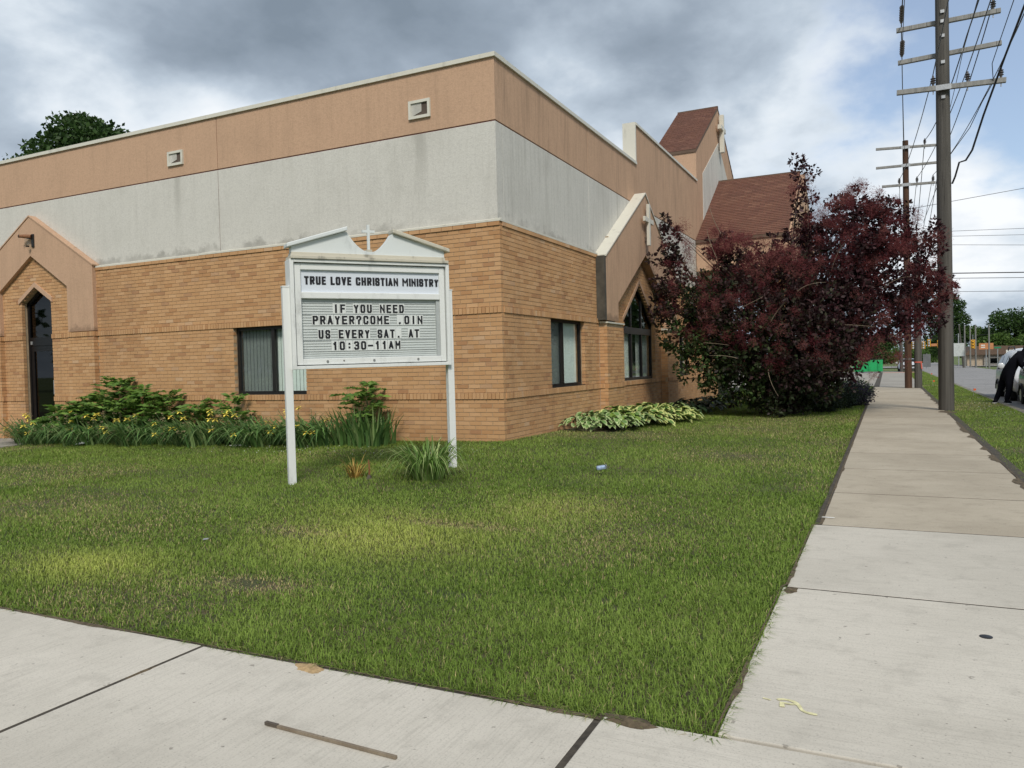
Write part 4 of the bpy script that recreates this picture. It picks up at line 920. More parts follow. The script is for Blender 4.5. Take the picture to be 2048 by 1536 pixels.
car('parked_suv', 'white suv with roof rails parked facing us beside the verge, behind the bent person', 8.30, 14.1, 4.0, 1.66, 1.47, 'car_white', 'suv', 'suv')
car('parked_car', 'dark silver car at the right edge of the picture beside the bent person', 8.36, 10.0, 3.9, 1.6, 1.42, 'car_dark', 'suv', 'car', rails=False)
car('parked_car', 'silver car standing at the far corner behind the brown pole', 6.1, 62.0, 3.8, 1.6, 1.25, 'car_white', 'sedan', 'car', rails=False)
car('parked_car', 'white suv in the lot beyond the road, under the small sign', 15.8, 78, 3.9, 1.6, 1.4, 'car_silver', 'suv', 'car', rz=R(-70), rails=False)
car('parked_car', 'black car low in front of the far white suv', 15.0, 72, 3.9, 1.6, 1.2, 'car_black', 'sedan', 'car', rz=R(-80), rails=False)

# ------------------------------------------------------------------ person
per = thing('person', (7.95, 13.35, -.2), 'person in black clothes bending over towards the parked cars on the verge', 'person')
def skin_body(name, joints, edges, mat, parent, sub=2):
    me = bpy.data.meshes.new(name); me.from_pydata([j[0] for j in joints], edges, []); o = link(name, me, mat, parent)
    sk = o.modifiers.new('skin', 'SKIN'); sk.use_smooth_shade = True
    for i, j in enumerate(joints):
        sv = me.skin_vertices[0].data[i]; sv.radius = (j[1], j[2] if len(j) > 2 else j[1])
    me.skin_vertices[0].data[0].use_root = True
    s_ = o.modifiers.new('sub', 'SUBSURF'); s_.levels = sub; s_.render_levels = sub; return o
py = 13.35
J_ = [((8.08, py, .58), .185, .16),
      ((8.17, py-.01, .78), .185, .155), ((8.28, py-.03, .96), .20, .155), ((8.38, py-.05, 1.06), .13, .12), ((8.44, py-.07, 1.12), .055, .055), ((8.48, py-.08, 1.17), .075, .085), ((8.51, py-.09, 1.22), .07, .08),
      ((8.03, py+.10, .46), .115), ((7.96, py+.13, .18), .083), ((7.87, py+.14, -.05), .066), ((7.84, py+.14, -.13), .055), ((7.80, py+.02, -.165), .035),
      ((8.12, py-.11, .46), .115), ((8.11, py-.16, .18), .083), ((8.06, py-.18, -.05), .066), ((8.05, py-.18, -.13), .055), ((8.11, py-.28, -.165), .035),
      ((8.30, py+.16, .99), .085), ((8.42, py+.18, .80), .065), ((8.44, py+.12, .72), .04),
      ((8.33, py-.22, .98), .085), ((8.40, py-.29, .76), .065), ((8.43, py-.30, .68), .04)]
ED = [(0,1),(1,2),(2,3),(3,4),(4,5),(5,6),(0,7),(7,8),(8,9),(9,10),(10,11),(0,12),(12,13),(13,14),(14,15),(15,16),(2,17),(17,18),(18,19),(2,20),(20,21),(21,22)]
skin_body('body', J_, ED, MAT['cloth_black'], per)
MB().lathe((8.51, py-.085, 1.14), [(.02, -.0), (.07, .03), (.082, .08), (.075, .14), (.04, .18), (.01, .19)], 12).build('hair', MAT['hair_black'], per, smooth=True)
hd = MB(); hd.lathe((8.535, py-.10, 1.12), [(.03, 0), (.065, .03), (.07, .08), (.06, .12)], 12); hd.build('face', MAT['skin'], per, smooth=True)
for (hx, hy, hz) in ((8.44, py+.12, .70), (8.43, py-.30, .66)):
    hm = [((hx, hy, hz), .032, .018), ((hx+.05, hy, hz-.01), .034, .016)]; e_ = [(0, 1)]
    for f in range(4): hm += [((hx+.085, hy-.027+.018*f, hz-.012), .0085), ((hx+.115-.004*abs(f-1.5), hy-.03+.020*f, hz-.03), .0075)]; e_ += [(1, 2+2*f), (2+2*f, 3+2*f)]
    hm += [((hx+.03, hy-.045, hz-.012), .010), ((hx+.06, hy-.058, hz-.02), .009)]; e_ += [(0, 10), (10, 11)]
    skin_body('hand', hm, e_, MAT['skin'], per, 1)
for (fx, fy, dx) in ((7.82, py+.10, -.3), (8.07, py-.22, .45)):
    m = MB(); d_ = Vector((dx, -1, 0)).normalized(); s_ = Vector((-d_.y, d_.x, 0)); c = Vector((fx, fy, -.18))
    m.obox(c+Vector((0, 0, -.012)), d_, s_, (0, 0, 1), .125, .046, .014); m.build('shoe_sole', MAT['shoe_white'], per, bevel=.01)
    m = MB(); m.obox(c+Vector((0, 0, .025)), d_, s_, (0, 0, 1), .115, .042, .026); m.build('shoe', MAT['cloth_black'], per, bevel=.02)

# ------------------------------------------------------------------ small things on the ground
st = thing('wooden_stick', (3.48, -8.47, -.176), 'thin weathered wooden stick lying on the cross sidewalk', 'stick')
MB().obox((3.484, -8.468, -.173), Vector((.58, -.021, 0)).normalized(), Vector((.021, .58, 0)).normalized(), (0, 0, 1), .29, .0055, .005).build('shaft', MAT['stick_wood'], st)
MB().obox((3.215, -8.458, -.171), Vector((.58, -.021, 0)).normalized(), Vector((.021, .58, 0)).normalized(), (0, 0, 1), .03, .0062, .0056).build('broken_end', MAT['bark'], st)
def stroke(m, pts, w, z):
    P = [Vector((*p, z)) for p in pts]; n = len(P); L = []; Q = []
    for i in range(n):
        d = (P[min(i+1, n-1)]-P[max(i-1, 0)]).normalized(); s_ = Vector((-d.y, d.x, 0))*w*.5*random.uniform(.8, 1.1); L.append(P[i]-s_); Q.append(P[i]+s_)
    m.add(L+Q, [(i, i+1, n+i+1, n+i) for i in range(n-1)])
mk = thing('paint_mark', (4.93, -7.58, -.18), 'yellow sprayed letter mark on the first slab of the long sidewalk', 'paint mark')
m = MB(); stroke(m, [(4.866, -7.535), (4.873, -7.526), (4.886, -7.521), (4.905, -7.521), (4.920, -7.527), (4.933, -7.539), (4.944, -7.557), (4.952, -7.578), (4.960, -7.595), (4.972, -7.605), (4.990, -7.609), (5.012, -7.611)], .017, -.1775); m.build('stroke', MAT['paint_yellow'], mk)
m = MB(); stroke(m, [(4.932, -7.549), (4.915, -7.556), (4.897, -7.555), (4.884, -7.553)], .012, -.1770); m.build('stroke', MAT['paint_yellow'], mk)
m = MB(); stroke(m, [(4.884, -7.550), (4.885, -7.570), (4.889, -7.592)], .017, -.1766); m.build('stroke', MAT['paint_yellow'], mk)
m = MB(); stroke(m, [(4.812, -7.537), (4.826, -7.541), (4.842, -7.545)], .009, -.1775); m.build('stroke', MAT['paint_yellow'], mk)
o = MB().add([(4.76, -3.86, -.1757), (4.86, -3.87, -.1757), (4.86, -3.84, -.1757), (4.77, -3.83, -.1757)], [(0, 1, 2, 3)]).build('paint_mark', MAT['paint_white']); tag(o, 'short white paint dash at the lawn edge on the old sidewalk slab', 'paint mark')
o = MB().lathe((5.649, -6.484, -.183), [(.027, 0), (.027, .006), (.022, .0075)], 18).build('valve_cover', MAT['lamp_black'], smooth=True); tag(o, 'small round black cover set in the sidewalk slab', 'cover')
can = thing('crushed_can', (2.344, -2.32, -.1), 'crushed blue and white can lying on the lawn', 'can')
MB().obox((2.344, -2.32, -.055), (.8, .5, .1), (-.5, .8, .2), (0, -.2, 1), .055, .028, .02).build('body', MAT['can_blue'], can, bevel=.012)
MB().obox((2.396, -2.288, -.048), (.8, .5, .1), (-.5, .8, .2), (0, -.2, 1), .005, .03, .024).build('rim', MAT['galv'], can, bevel=.004)
o = MB().obox((-4.55, -.95, -.10), (.96, .25, 0), (-.25, .96, 0), (0, 0, 1), .10, .03, .006).build('paper_scrap', MAT['paper'], bevel=.003); tag(o, 'white strip of litter at the front of the iris bed', 'litter')
o = MB().obox((-8.45, -.95, -.14), (.9, .4, .1), (-.4, .9, .2), (0, -.2, 1), .09, .06, .006).build('plastic_scrap', MAT['tile_clear'], bevel=.003); tag(o, 'clear plastic scrap at the foot of the iris bed', 'litter')
o = MB().obox((.55, -6.3, -.15), (.9, .3, .1), (-.3, .9, .2), (0, -.2, 1), .022, .012, .004).build('foil_scrap', MAT['galv'], bevel=.003); tag(o, 'tiny grey scrap of litter in the lawn at the left', 'litter')
for (x, y, lb) in ((7.0, 26.8, 'orange utility marking flag on the verge past the near pole'), (7.67, 17.4, 'small orange marking flag in front of the person on the verge'), (7.58, 41.3, 'tiny dark marking flag farther along the verge')):
    f_ = thing('marking_flag', (x, y, -.2), lb, 'flag', 'marking flags on the verge')
    MB().tube([(x, y, -.22), (x, y, .06)], .006, 5).build('stem', MAT['galv'], f_); MB().box(x, x+.07, y-.002, y+.002, -.02, .04).build('flag', MAT['flag_orange'], f_)

# ------------------------------------------------------------------ far street
dm = thing('dumpster', (3.9, 59, -.2), 'bright green dumpster beyond the driveway', 'dumpster')
MB().prism([(2.9, -.12), (4.95, -.12), (4.95, .86), (2.6, .70)], 59, 60.4, 1).build('body', MAT['dumpster_green'], dm, bevel=.03)
for x in (3.2, 3.9, 4.6): MB().box(x, x+.08, 58.93, 58.998, -.05, .68).build('rib', MAT['dumpster_green'], dm)
MB().box(2.7, 5.0, 58.98, 60.4, .862, .90).build('lid', MAT['trim_black'], dm)
for x in (2.9, 4.6): MB().box(x, x+.2, 59.1, 60.2, -.22, -.121).build('skid', MAT['trim_black'], dm)
o = MB().box(4.25, 4.42, 31.5, 53, -.25, -.05).build('parking_kerb', MAT['concrete_drive'], bevel=.03); tag(o, 'low white concrete kerb along the driveway edge', 'kerb')
o = MB().box(5.0, 7.6, 56.0, 58.2, -.22, -.174).build('tactile_pad', MAT['brick_red_pad']); tag(o, 'red brick paving pad at the end of the sidewalk', 'paving')
simple('far_pole', (.20, .20, .19), .7)
def signpost(name, x, y, zp, w, h, zc, pmat, fmat, label, cat='sign', extra=None):
    r = thing(name, (x, y, -.2), label, cat)
    MB().tube([(x, y, -.3), (x, y, zp)], .045, 8).build('post', MAT['galv'], r)
    MB().box(x-w/2, x+w/2, y-.075, y-.05, zc-h/2, zc+h/2).build('panel', MAT[fmat], r, bevel=.004)
    if extra: extra(r)
    return r
signpost('sign_panel', 8.75, 75, 1.25, .66, 1.25, .58, 'galv', 'sign_back', 'grey back of a street sign by the kerb, left of the near pole', 'sign')
signpost('billboard', 11.45, 75, 3.1, .95, 1.25, 1.55, 'galv', 'sign_pale', 'pale grey blank board on a post just right of the near pole', 'sign')
def ob_extra(r):
    for zz in (1.95, 1.75): MB().box(13.75, 14.1, 79.915, 79.924, zz-.05, zz+.05).build('lettering', MAT['paint_white'], r)
signpost('shop_sign', 14.2, 80, 2.2, 1.25, .62, 1.85, 'galv', 'sign_orange', 'orange and white board sign by the far parking lot', 'sign', ob_extra)
signpost('shop_sign', 16.0, 78, 1.35, .7, .35, 1.25, 'galv', 'paper', 'small white sign above the far parked cars', 'sign')
signpost('street_sign', 15.4, 82, 1.75, .6, .16, 1.7, 'galv', 'sign_green', 'small green street name sign before the far trees', 'sign')
for i, (x, y, zt, lb, ln, mt) in enumerate(((12.0, 77, 4.0, 'leaning far grey pole right of the blank board', -.35, 'pole_grey'), (12.2, 78, 3.9, 'straight pale pole beside the leaning far pole', 0, 'far_pole'), (12.75, 79, 3.8, 'slim pale pole under the yellow far signal', 0, 'far_pole'), (12.95, 76, 3.9, 'tall white pole right of the yellow far signal', 0, 'far_pole'), (13.2, 79, 3.9, 'dark pole behind the white far pole', 0, 'pole_grey'), (13.85, 74, 3.8, 'pale pole in front of the orange board sign', 0, 'far_pole'))):
    r = thing('street_pole', (x, y, -.2), lb, 'pole', 'far street poles'); MB().tube([(x, y, -.3), (x+ln, y, zt)], [.08, .06], 8).build('post', MAT[mt], r); MB().lathe((x+ln, y, zt), [(.062, 0), (.03, .04)], 8).build('cap', MAT['galv'], r)
def signal(x, y, z, label, side=False):
    r = thing('traffic_light', (x, y, z), label, 'traffic light', 'traffic lights over the crossing'); s_ = .17
    MB().box(x-s_, x+s_, y-.12, y+.12, z-.42, z+.42).build('housing', MAT['signal_yellow'], r, bevel=.02)
    for k in (-1, 0, 1):
        v = MB(); v.lathe((x, y-.12, z+k*.27), [(.12, -.10), (.12, .0)], 12, 1); v.build('visor', MAT['signal_black'], r)
        MB().lathe((x, y-.225, z+k*.27), [(.09, -.012), (.09, .0)], 12, 1).build('lens', MAT['signal_yellow' if side else 'lamp_clear'], r)
    MB().tube([(x, y, z+.42), (x, y, z+.9)], .02, 6).build('hanger', MAT['galv'], r)
for (x, z, lb) in ((8.0, 2.25, 'yellow traffic light just right of the brown pole'), (9.05, 2.25, 'yellow traffic light right of the short grey pole'), (9.60, 2.48, 'yellow traffic light highest over the far crossing'), (10.60, 2.35, 'big yellow traffic light left of the near pole')): signal(x, 90, z, lb, x > 10)
signal(12.55, 74, 2.02, 'yellow traffic light beside the white far pole', True)
o = MB().box(9.8, 10.4, 89.9, 90.0, 2.1, 2.4).build('crossing_sign', MAT['sign_orange'], bevel=.01); tag(o, 'orange sign hanging between the far traffic lights', 'sign')
wire([(4, 90, 3.3), (16, 90, 3.3)], .02, 'span wire carrying the far traffic lights', 'wire_black', .3)
hb = thing('low_house', (15, 92, -.2), 'low tan building with brown roof beyond the far road', 'building')
MB().box(13.4, 19.5, 90.5, 97, -.3, 1.0).build('wall', MAT['tan_wall'], hb); MB().box(15.0, 19.6, 90.3, 90.49, -.3, .8).build('stone_front', MAT['grey_stone'], hb)
MB().prism([(13.1, 1.0), (20, 1.0), (18.8, 1.9), (13.9, 2.0)], 90, 97.5, 1).build('roof', MAT['brown_roof'], hb)
for x in (15.6, 17.2): MB().box(x, x+.8, 90.25, 90.29, .05, .6).build('window', MAT['glass_dark'], hb)

# ------------------------------------------------------------------ planting
def cloud_leaves(lobes, n, size, cols, seed, shell=.55, up=.35, asp=.6):
    """leaf faces spread through ellipsoid lobes (x,y,z,rx,ry,rz,weightcol)"""
    g = np.random.default_rng(seed); w_ = np.array([l[3]*l[4]*l[5] for l in lobes])**.72; w_ /= w_.sum()
    idx = g.choice(len(lobes), n, p=w_); A = np.array([l[:6] for l in lobes])[idx]; ci = np.array([l[6] if len(l) > 6 else 0 for l in lobes])[idx]
    d = unit(g.normal(size=(n, 3))); r = (g.random(n)**(1/3)*(1-shell)+shell); r *= 1+.16*g.normal(size=n)*.6
    P = A[:, :3]+d*r[:, None]*A[:, 3:6]
    D = unit(d*.6+g.normal(size=(n, 3))*.8+np.array([0, 0, -.15])); N = unit(g.normal(size=(n, 3))*.7+np.array([0, 0, up])+d*.4); N = unit(N-D*(N*D).sum(1, keepdims=True))
    L = size*(.6+.8*g.random(n)); cols = np.array(cols); base = cols[ci] if cols.ndim == 3 else np.repeat(cols[None], n, 0)
    k = g.integers(0, base.shape[1], n); C = base[np.arange(n), k]*(.75+.5*g.random((n, 1)))
    return leaves(P, D, N, L, L*asp, C)
def cluster_leaves(lobes, nc, per_c, spread, size, cols, seed, shell=.45, asp=.62):
    """leaves gathered in rosettes at twig tips"""
    g = np.random.default_rng(seed); w_ = np.array([l[3]*l[4]*l[5] for l in lobes])**.70; w_ /= w_.sum(); idx = g.choice(len(lobes), nc, p=w_); A = np.array([l[:6] for l in lobes])[idx]
    d = unit(g.normal(size=(nc, 3))); r = (g.random(nc)**(1/3)*(1-shell)+shell)*(1+.10*g.normal(size=nc)); cen = A[:, :3]+d*r[:, None]*A[:, 3:6]; ci = np.array([l[6] for l in lobes])[idx]
    n = nc*per_c; rep_ = lambda a: np.repeat(a, per_c, 0); D = unit(g.normal(size=(n, 3))+rep_(d)*.7+np.array([0, 0, .15])); P = rep_(cen)+D*spread*(.15+.5*g.random((n, 1)))
    N = unit(g.normal(size=(n, 3))*.5+np.array([0, 0, .6])+rep_(d)*.4); N = unit(N-D*(N*D).sum(1, keepdims=True)); L = size*(.7+.6*g.random(n)); cols = np.array(cols); tone = .65+.7*g.random((nc, 1))
    C = cols[rep_(ci), g.integers(0, cols.shape[1], n)]*rep_(tone)*(.85+.3*g.random((n, 1))); return leaves(P, D, N, L, L*asp, C)
def add_leafmesh(name, parts, mat, parent=None, kind=None):
    V, F, C = [], [], []; b = 0
    for v, f, c in parts: V.append(v); F.append(f+b); C.append(c); b += len(v)
    me = np_mesh(name, np.concatenate(V), np.concatenate(F), np.concatenate(C)); o = link(name, me, MAT[mat], parent)
    if kind: o['kind'] = kind
    return o
def limbs(m, base, tips, r0, seed=0, bend=.25):
    rr = random.Random(seed)
    for t_ in tips:
        a, b = Vector(base), Vector(t_); c = a.lerp(b, .5)+Vector((rr.uniform(-1, 1), rr.uniform(-1, 1), rr.uniform(.2, 1)))*bend*(b-a).length*.4
        P = [(a*(1-s_)**2+c*2*s_*(1-s_)+b*s_*s_) for s_ in np.linspace(0, 1, 8)]; m.tube(P, [r0*(1-.88*i/7) for i in range(8)], 6)

# smoke bush
LOB = [(3.04,8.4,1.9,2.0,1.75,2),(3.88,8.8,2.92,1.4,1.2,3),(4.53,9.0,3.75,.95,.8,3),(5.26,9.2,4.0,.62,.5,3),(4.43,8.9,4.35,.45,.38,3),(4.77,9.0,4.62,.32,.24,3),(5.34,9.2,3.02,.9,.75,3),(5.95,9.4,3.72,.36,.26,3),(6.06,9.4,2.82,.42,.36,3),(6.32,9.3,2.5,.18,.2,3),(5.79,9.3,2.15,.45,.4,3),(4.92,8.8,2.12,.95,.72,3),(4.30,8.5,1.1,.5,.5,3),(.84,7.0,3.8,.16,.42,2),(.89,7.0,3.1,.32,.42,2),(.70,6.9,2.5,.27,.36,2),(1.45,7.2,2.5,.78,.62,1),(1.14,7.0,1.77,.6,.5,0),(1.69,7.0,1.07,.66,.56,0),(2.3,7.2,.66,.66,.44,0),(3.1,7.6,.46,.78,.5,1),(3.75,8.1,.50,.55,.5,1),(2.33,8.0,3.15,.6,.42,2),(3.09,8.0,2.75,.72,.55,2),(1.87,7.8,3.65,.18,.28,2),(2.2,7.3,2.12,.98,.82,2),(3.45,7.4,1.3,1.1,.9,2),(3.54,8.6,4.42,.17,.55,3),(3.52,8.6,5.28,.09,.42,3),(2.56,7.0,1.32,.8,.7,1),(4.13,8.0,1.95,.92,.8,3)]
bush = thing('smoke_bush', (3.2, 8.4, -.2), 'big dark purple smoke bush with fuzzy red plumes beside the entrance', 'bush')
lob6 = [(x, y, z, rx_, (rx_+rz_)*.5, rz_, c) for (x, y, z, rx_, rz_, c) in LOB]
pal = [[(.055, .10, .028), (.07, .12, .034), (.040, .07, .022), (.05, .05, .022)], [(.04, .06, .024), (.035, .025, .022), (.028, .042, .018), (.05, .065, .025)], [(.050, .026, .027), (.036, .022, .021), (.062, .028, .030), (.042, .040, .022)], [(.056, .020, .025), (.040, .016, .021), (.072, .026, .031), (.032, .018, .019)]]
parts = [cluster_leaves(lob6, 4900, 10, .13, .10, pal, 21, .42)]
# finer sprays that break the outline
g = np.random.default_rng(5); spr = []
for _ in range(190):
    l = lob6[g.integers(0, len(lob6))]; d = unit(g.normal(size=3)+np.array([0, -.3, .35])); p = np.array(l[:3])+d*np.array(l[3:6])*1.0
    s_ = .10+.16*g.random(); spr.append((*(p+d*s_*.6), s_*.7, s_*.7, s_*.7, l[6]))
parts.append(cluster_leaves(spr, 900, 10, .11, .085, pal, 22, .2))
add_leafmesh('crown', parts, 'leaf', bush)
m = MB(); limbs(m, (3.2, 8.5, -.25), [(l[0], l[1], l[2]) for l in LOB], .07, 3); limbs(m, (3.3, 8.6, 1.2), [s[:3] for s in spr[::2]], .02, 4, .3); m.build('stems', MAT['bark'], bush, smooth=True)
rr = random.Random(8)
for (x, y, z, dx, dz) in ((1.2, 6.5, 2.9, .35, .9), (2.0, 6.4, 3.3, -.25, .9), (1.7, 6.3, 1.5, .8, -.1), (2.5, 6.2, 2.2, .7, .3), (2.4, 6.3, 1.15, -.8, .1), (3.1, 6.3, 1.9, .5, .6), (3.6, 6.5, 2.5, .8, .2), (3.0, 6.5, .9, .3, -.8), (4.4, 7.3, 1.8, .9, -.1), (4.2, 7.6, 3.0, .4, .8), (1.5, 6.7, 3.2, .3, -.7), (5.2, 8.3, 2.6, .8, .3), (2.0, 6.9, 3.9, -.3, .9), (3.9, 7.2, .7, .7, .2)):
    p, q = Vector((x, y, z)), Vector((x+dx*.7, y-.12, z+dz*.7)); c = p.lerp(q, .5)+Vector((rr.uniform(-.1, .1), -.05, rr.uniform(0, .12)))
    tw = MB(); tw.tube([(p*(1-t_)**2+c*2*t_*(1-t_)+q*t_*t_) for t_ in np.linspace(0, 1, 6)], [.007, .007, .006, .005, .004, .003], 5); tw.build('twig', MAT['stick_wood'], bush, smooth=True)
# plumes: puffs of hair-fine threads
g = np.random.default_rng(9); PV = []
pc = [(2.33,7.55,3.35,.75,.55,70),(3.09,7.5,2.95,.85,.6,70),(1.87,7.6,3.75,.35,.42,22),(3.88,8.2,3.3,1.1,.9,60),(4.53,8.6,3.9,1.0,.8,60),(5.26,8.9,4.1,.7,.5,26),(5.34,8.8,3.0,.95,.8,46),(6.3,9.2,2.5,.35,.45,20),(5.95,9.2,3.7,.5,.3,14),(5.9,9.1,2.3,.5,.5,22),(4.92,8.2,1.7,1.0,.9,40),(1.45,6.8,2.3,.85,.75,24),(1.0,6.8,3.5,.4,.7,20),(2.2,6.8,2.0,1.0,.8,30),(3.45,6.9,1.5,1.1,.7,22),(2.5,6.6,1.4,.9,.5,12),(4.4,7.6,1.4,.8,.6,16),(3.54,8.5,4.5,.3,.8,12),(4.75,9.0,4.7,.45,.35,18)]
cen = []
for (x, y, z, a, b, k) in pc:
    d = unit(g.normal(size=(k, 3))*np.array([1, .8, 1])+np.array([0, -.45, .2])); cen.append(np.concatenate([np.array([[x, y, z]])+d*np.array([a, a*.8, b])*(.8+.3*g.random((k, 1))), np.full((k, 1), 1.0)], 1))
cen = np.concatenate(cen); k = 130; c0 = np.repeat(cen[:, :3], k, 0); n = len(c0); rad = np.repeat(.09+.11*g.random(len(cen)), k)
d = unit(g.normal(size=(n, 3))); P = c0+d*(rad*g.random(n)**.6)[:, None]; D = unit(g.normal(size=(n, 3))+d*.6); N = unit(np.cross(D, g.normal(size=(n, 3))))
pcol = np.array([(.215, .060, .065), (.25, .08, .08), (.17, .044, .053), (.28, .11, .10)]); C = np.repeat(pcol[g.integers(0, 4, len(cen))], k, 0)*(.8+.4*g.random((n, 1)))
v, f, c = leaves(P, D, N, .05+.05*g.random(n), np.full(n, .006), C)
add_leafmesh('plumes', [(v, f, c)], 'plume', bush, 'stuff')

def tree(name, label, base, lobes, n, size, pal_, seed, tr=.3, group=None, shell=.45):
    r = thing(name, base, label, 'tree', group)
    add_leafmesh('crown', [cloud_leaves(lobes, n, size, pal_, seed, shell, .5, .7)], 'leaf', r)
    m = MB(); top = max(l[2] for l in lobes); b = Vector(base)
    c = Vector((sum(l[0] for l in lobes)/len(lobes), sum(l[1] for l in lobes)/len(lobes), b.z+(top-b.z)*.45)); m.tube([b, b.lerp(c, .5), c], [tr, tr*.8, tr*.6], 8)
    limbs(m, c, [l[:3] for l in lobes], tr*.5, seed); m.build('trunk', MAT['bark'], r, smooth=True); return r
dg = [(.035, .075, .018), (.048, .095, .022), (.027, .058, .015), (.06, .115, .028)]
mg = [(.07, .135, .025), (.095, .17, .032), (.055, .105, .022), (.115, .19, .045)]
g = np.random.default_rng(31)
def lobes_around(c, R3, k, r0, seed):
    gg = np.random.default_rng(seed); d = unit(gg.normal(size=(k, 3))); q = np.array(c)+d*np.array(R3)*(.45+.55*gg.random((k, 1)))
    return [(*p, r_, r_, r_*.8) for p, r_ in zip(q, r0*(.6+.8*gg.random(k)))]
tree('maple_tree', 'dark green tree top showing above the flat roof at the left', (-29.3, 14, -.3), [(-29.2,14,12.7,1.2,1.3,.7),(-28.45,14,12.5,1.1,1.2,.7),(-30.3,14,11.9,1.4,1.5,.75),(-31.0,14,11.4,1.1,1.2,.7),(-27.4,14,11.9,1.5,1.6,.8),(-26.4,14,11.3,1.2,1.4,.9),(-29.2,15,10.6,3.6,3.5,1.6),(-28.95,14,13.15,.5,.5,.4),(-27.9,14,12.65,.55,.6,.45)], 16000, .20, dg, 41, .35)
tree('oak_tree', 'tall dark tree behind the near utility pole', (12.6, 104, -.3), [(12.2,104,8.2,1.3,1.4,1.0),(13.2,104,7.4,1.2,1.3,.8),(12.0,104,6.0,2.1,2.0,1.5),(13.4,104,5.3,1.5,1.6,1.4),(10.9,104,4.6,.9,1.2,.7),(10.6,104,3.2,1.0,1.2,.6),(12.8,104,3.2,1.9,1.9,1.4),(13.6,104,3.9,1.2,1.4,1.0),(11.4,104,2.0,1.0,1.2,.8)], 9000, .26, dg, 42, .4)
for i, (x, y, rx_, h, pl, lb) in enumerate(((16.2, 104, 2.0, 4.6, mg, 'leftmost light green tree behind the low tan building'), (19.0, 102, 2.5, 6.3, dg, 'taller spreading tree second from the low tan building'), (22.4, 106, 3.0, 6.8, mg, 'green tree above the white suv at the right edge'), (17.4, 98, 1.8, 3.2, mg, 'low bright bushy tree just behind the parked far cars'), (21.0, 97, 2.4, 3.0, mg, 'wide low tree right of the small green street sign'), (26, 100, 3.2, 6.0, dg, 'dark tree at the far right beyond the road'))):
    tree('street_tree', lb, (x, y, -.3), lobes_around((x, y, h*.62), (rx_, rx_, h*.36), 14, rx_*.48, 60+i), 6500, .26, pl, 70+i, .22, 'trees beyond the far road', .3)
for i, (x, y, rx_, h, lb) in enumerate(((9.3, 135, 1.7, 2.6, 'left clump of the far hedge beyond the crossing'), (12.0, 140, 2.0, 2.9, 'right clump of the far hedge behind the near pole'), (6.0, 140, 2.0, 2.6, 'far hedge clump behind the short grey pole'))):
    tree('hedge_tree', lb, (x, y, -.3), lobes_around((x, y, h*.45), (rx_, rx_, h*.45), 9, rx_*.55, 90+i), 2500, .30, mg, 95+i, .15, 'far hedge', .3)
# distant wood closing the horizon
L_ = []; gg = np.random.default_rng(77)
for i in range(150): L_.append((-260+4.3*i+gg.normal()*2, 330+gg.normal()*12, 2+gg.random()*2.5, 5, 5, 3+2*gg.random()))
add_leafmesh('far_wood', [cloud_leaves(L_, 22000, 1.3, dg, 78, .3, .4, .8)], 'leaf', None, 'stuff'); tag(bpy.data.objects['far_wood'], 'far line of trees closing the horizon', 'wood')
for i, (x, y, h) in enumerate(((1.5, 66, 3.4), (4.6, 72, 3.0))):
    tree('corner_tree', ('small dark tree behind the green dumpster', 'small tree behind the smoke bush at the far corner')[i], (x, y, -.3), lobes_around((x, y, h*.6), (1.3, 1.3, h*.35), 10, .7, 120+i), 4000, .2, dg, 125+i, .14, 'trees at the far corner', .3)

# unseen trees added behind the viewer and beyond the frame to darken window reflections
L_ = []
for i in range(70): L_.append((-75+2.2*i+gg.normal()*1.2, -46+gg.normal()*4, 2.5+gg.random()*4.5, 3, 3, 2.5+1.5*gg.random()))
for i in range(30): L_.append((44+gg.normal()*3, -40+2.6*i+gg.normal(), 2+gg.random()*3.5, 3, 3, 2+1.2*gg.random()))
for i in range(26): L_.append((25+gg.random()*16, 62+gg.random()*50, 3+gg.random()*9, 3.2, 3.2, 2.5))
add_leafmesh('added_reflection_wood', [cloud_leaves(L_, 19000, .9, dg, 79, .3, .4, .8)], 'leaf', None, 'stuff'); tag(bpy.data.objects['added_reflection_wood'], 'dark trees across the street, mirrored in the church windows', 'wood')
# long-leaved clumps
def blade_clump(n, R0, H, lean, W, cols, seed, seg=5, bias=(0, 0), droop=1.0):
    g = np.random.default_rng(seed); a = g.random(n)*2*np.pi; r = R0*np.sqrt(g.random(n)); P = np.stack([r*np.cos(a), r*np.sin(a), np.full(n, -.03)], 1)
    D = np.stack([np.cos(a)+bias[0]+.5*g.normal(size=n), np.sin(a)+bias[1]+.5*g.normal(size=n), np.zeros(n)], 1); D = unit(D)
    ln = np.clip(lean*(.35+1.0*g.random(n)), .05, .97); cols = np.array(cols); C = cols[g.integers(0, len(cols), n)]*(.75+.5*g.random((n, 1)))
    return strips(P, D, H*(.6+.5*g.random(n)), ln, W*(.7+.6*g.random(n)), C, seg, droop)
def flower(m, p, s_, rr):
    c = Vector(p)
    for k in range(6):
        a = 2*math.pi*k/6+rr.random(); d = Vector((math.cos(a), math.sin(a), .5 if k % 2 else -.35)); s2 = Vector((-math.sin(a), math.cos(a), 0)); up = Vector((0, 0, 1))
        m.add([c, c+d*s_*.5+s2*s_*.28, c+d*s_+Vector((0, 0, -.2*s_)), c+d*s_*.5-s2*s_*.28], [(0, 1, 2, 3)])
simple('petal_yellow', (.86, .70, .12), .6, var=.2); simple('petal_dry', (.42, .33, .20), .8, var=.3)
ig = [(.105, .215, .058), (.15, .285, .08), (.07, .155, .048), (.24, .35, .13)]
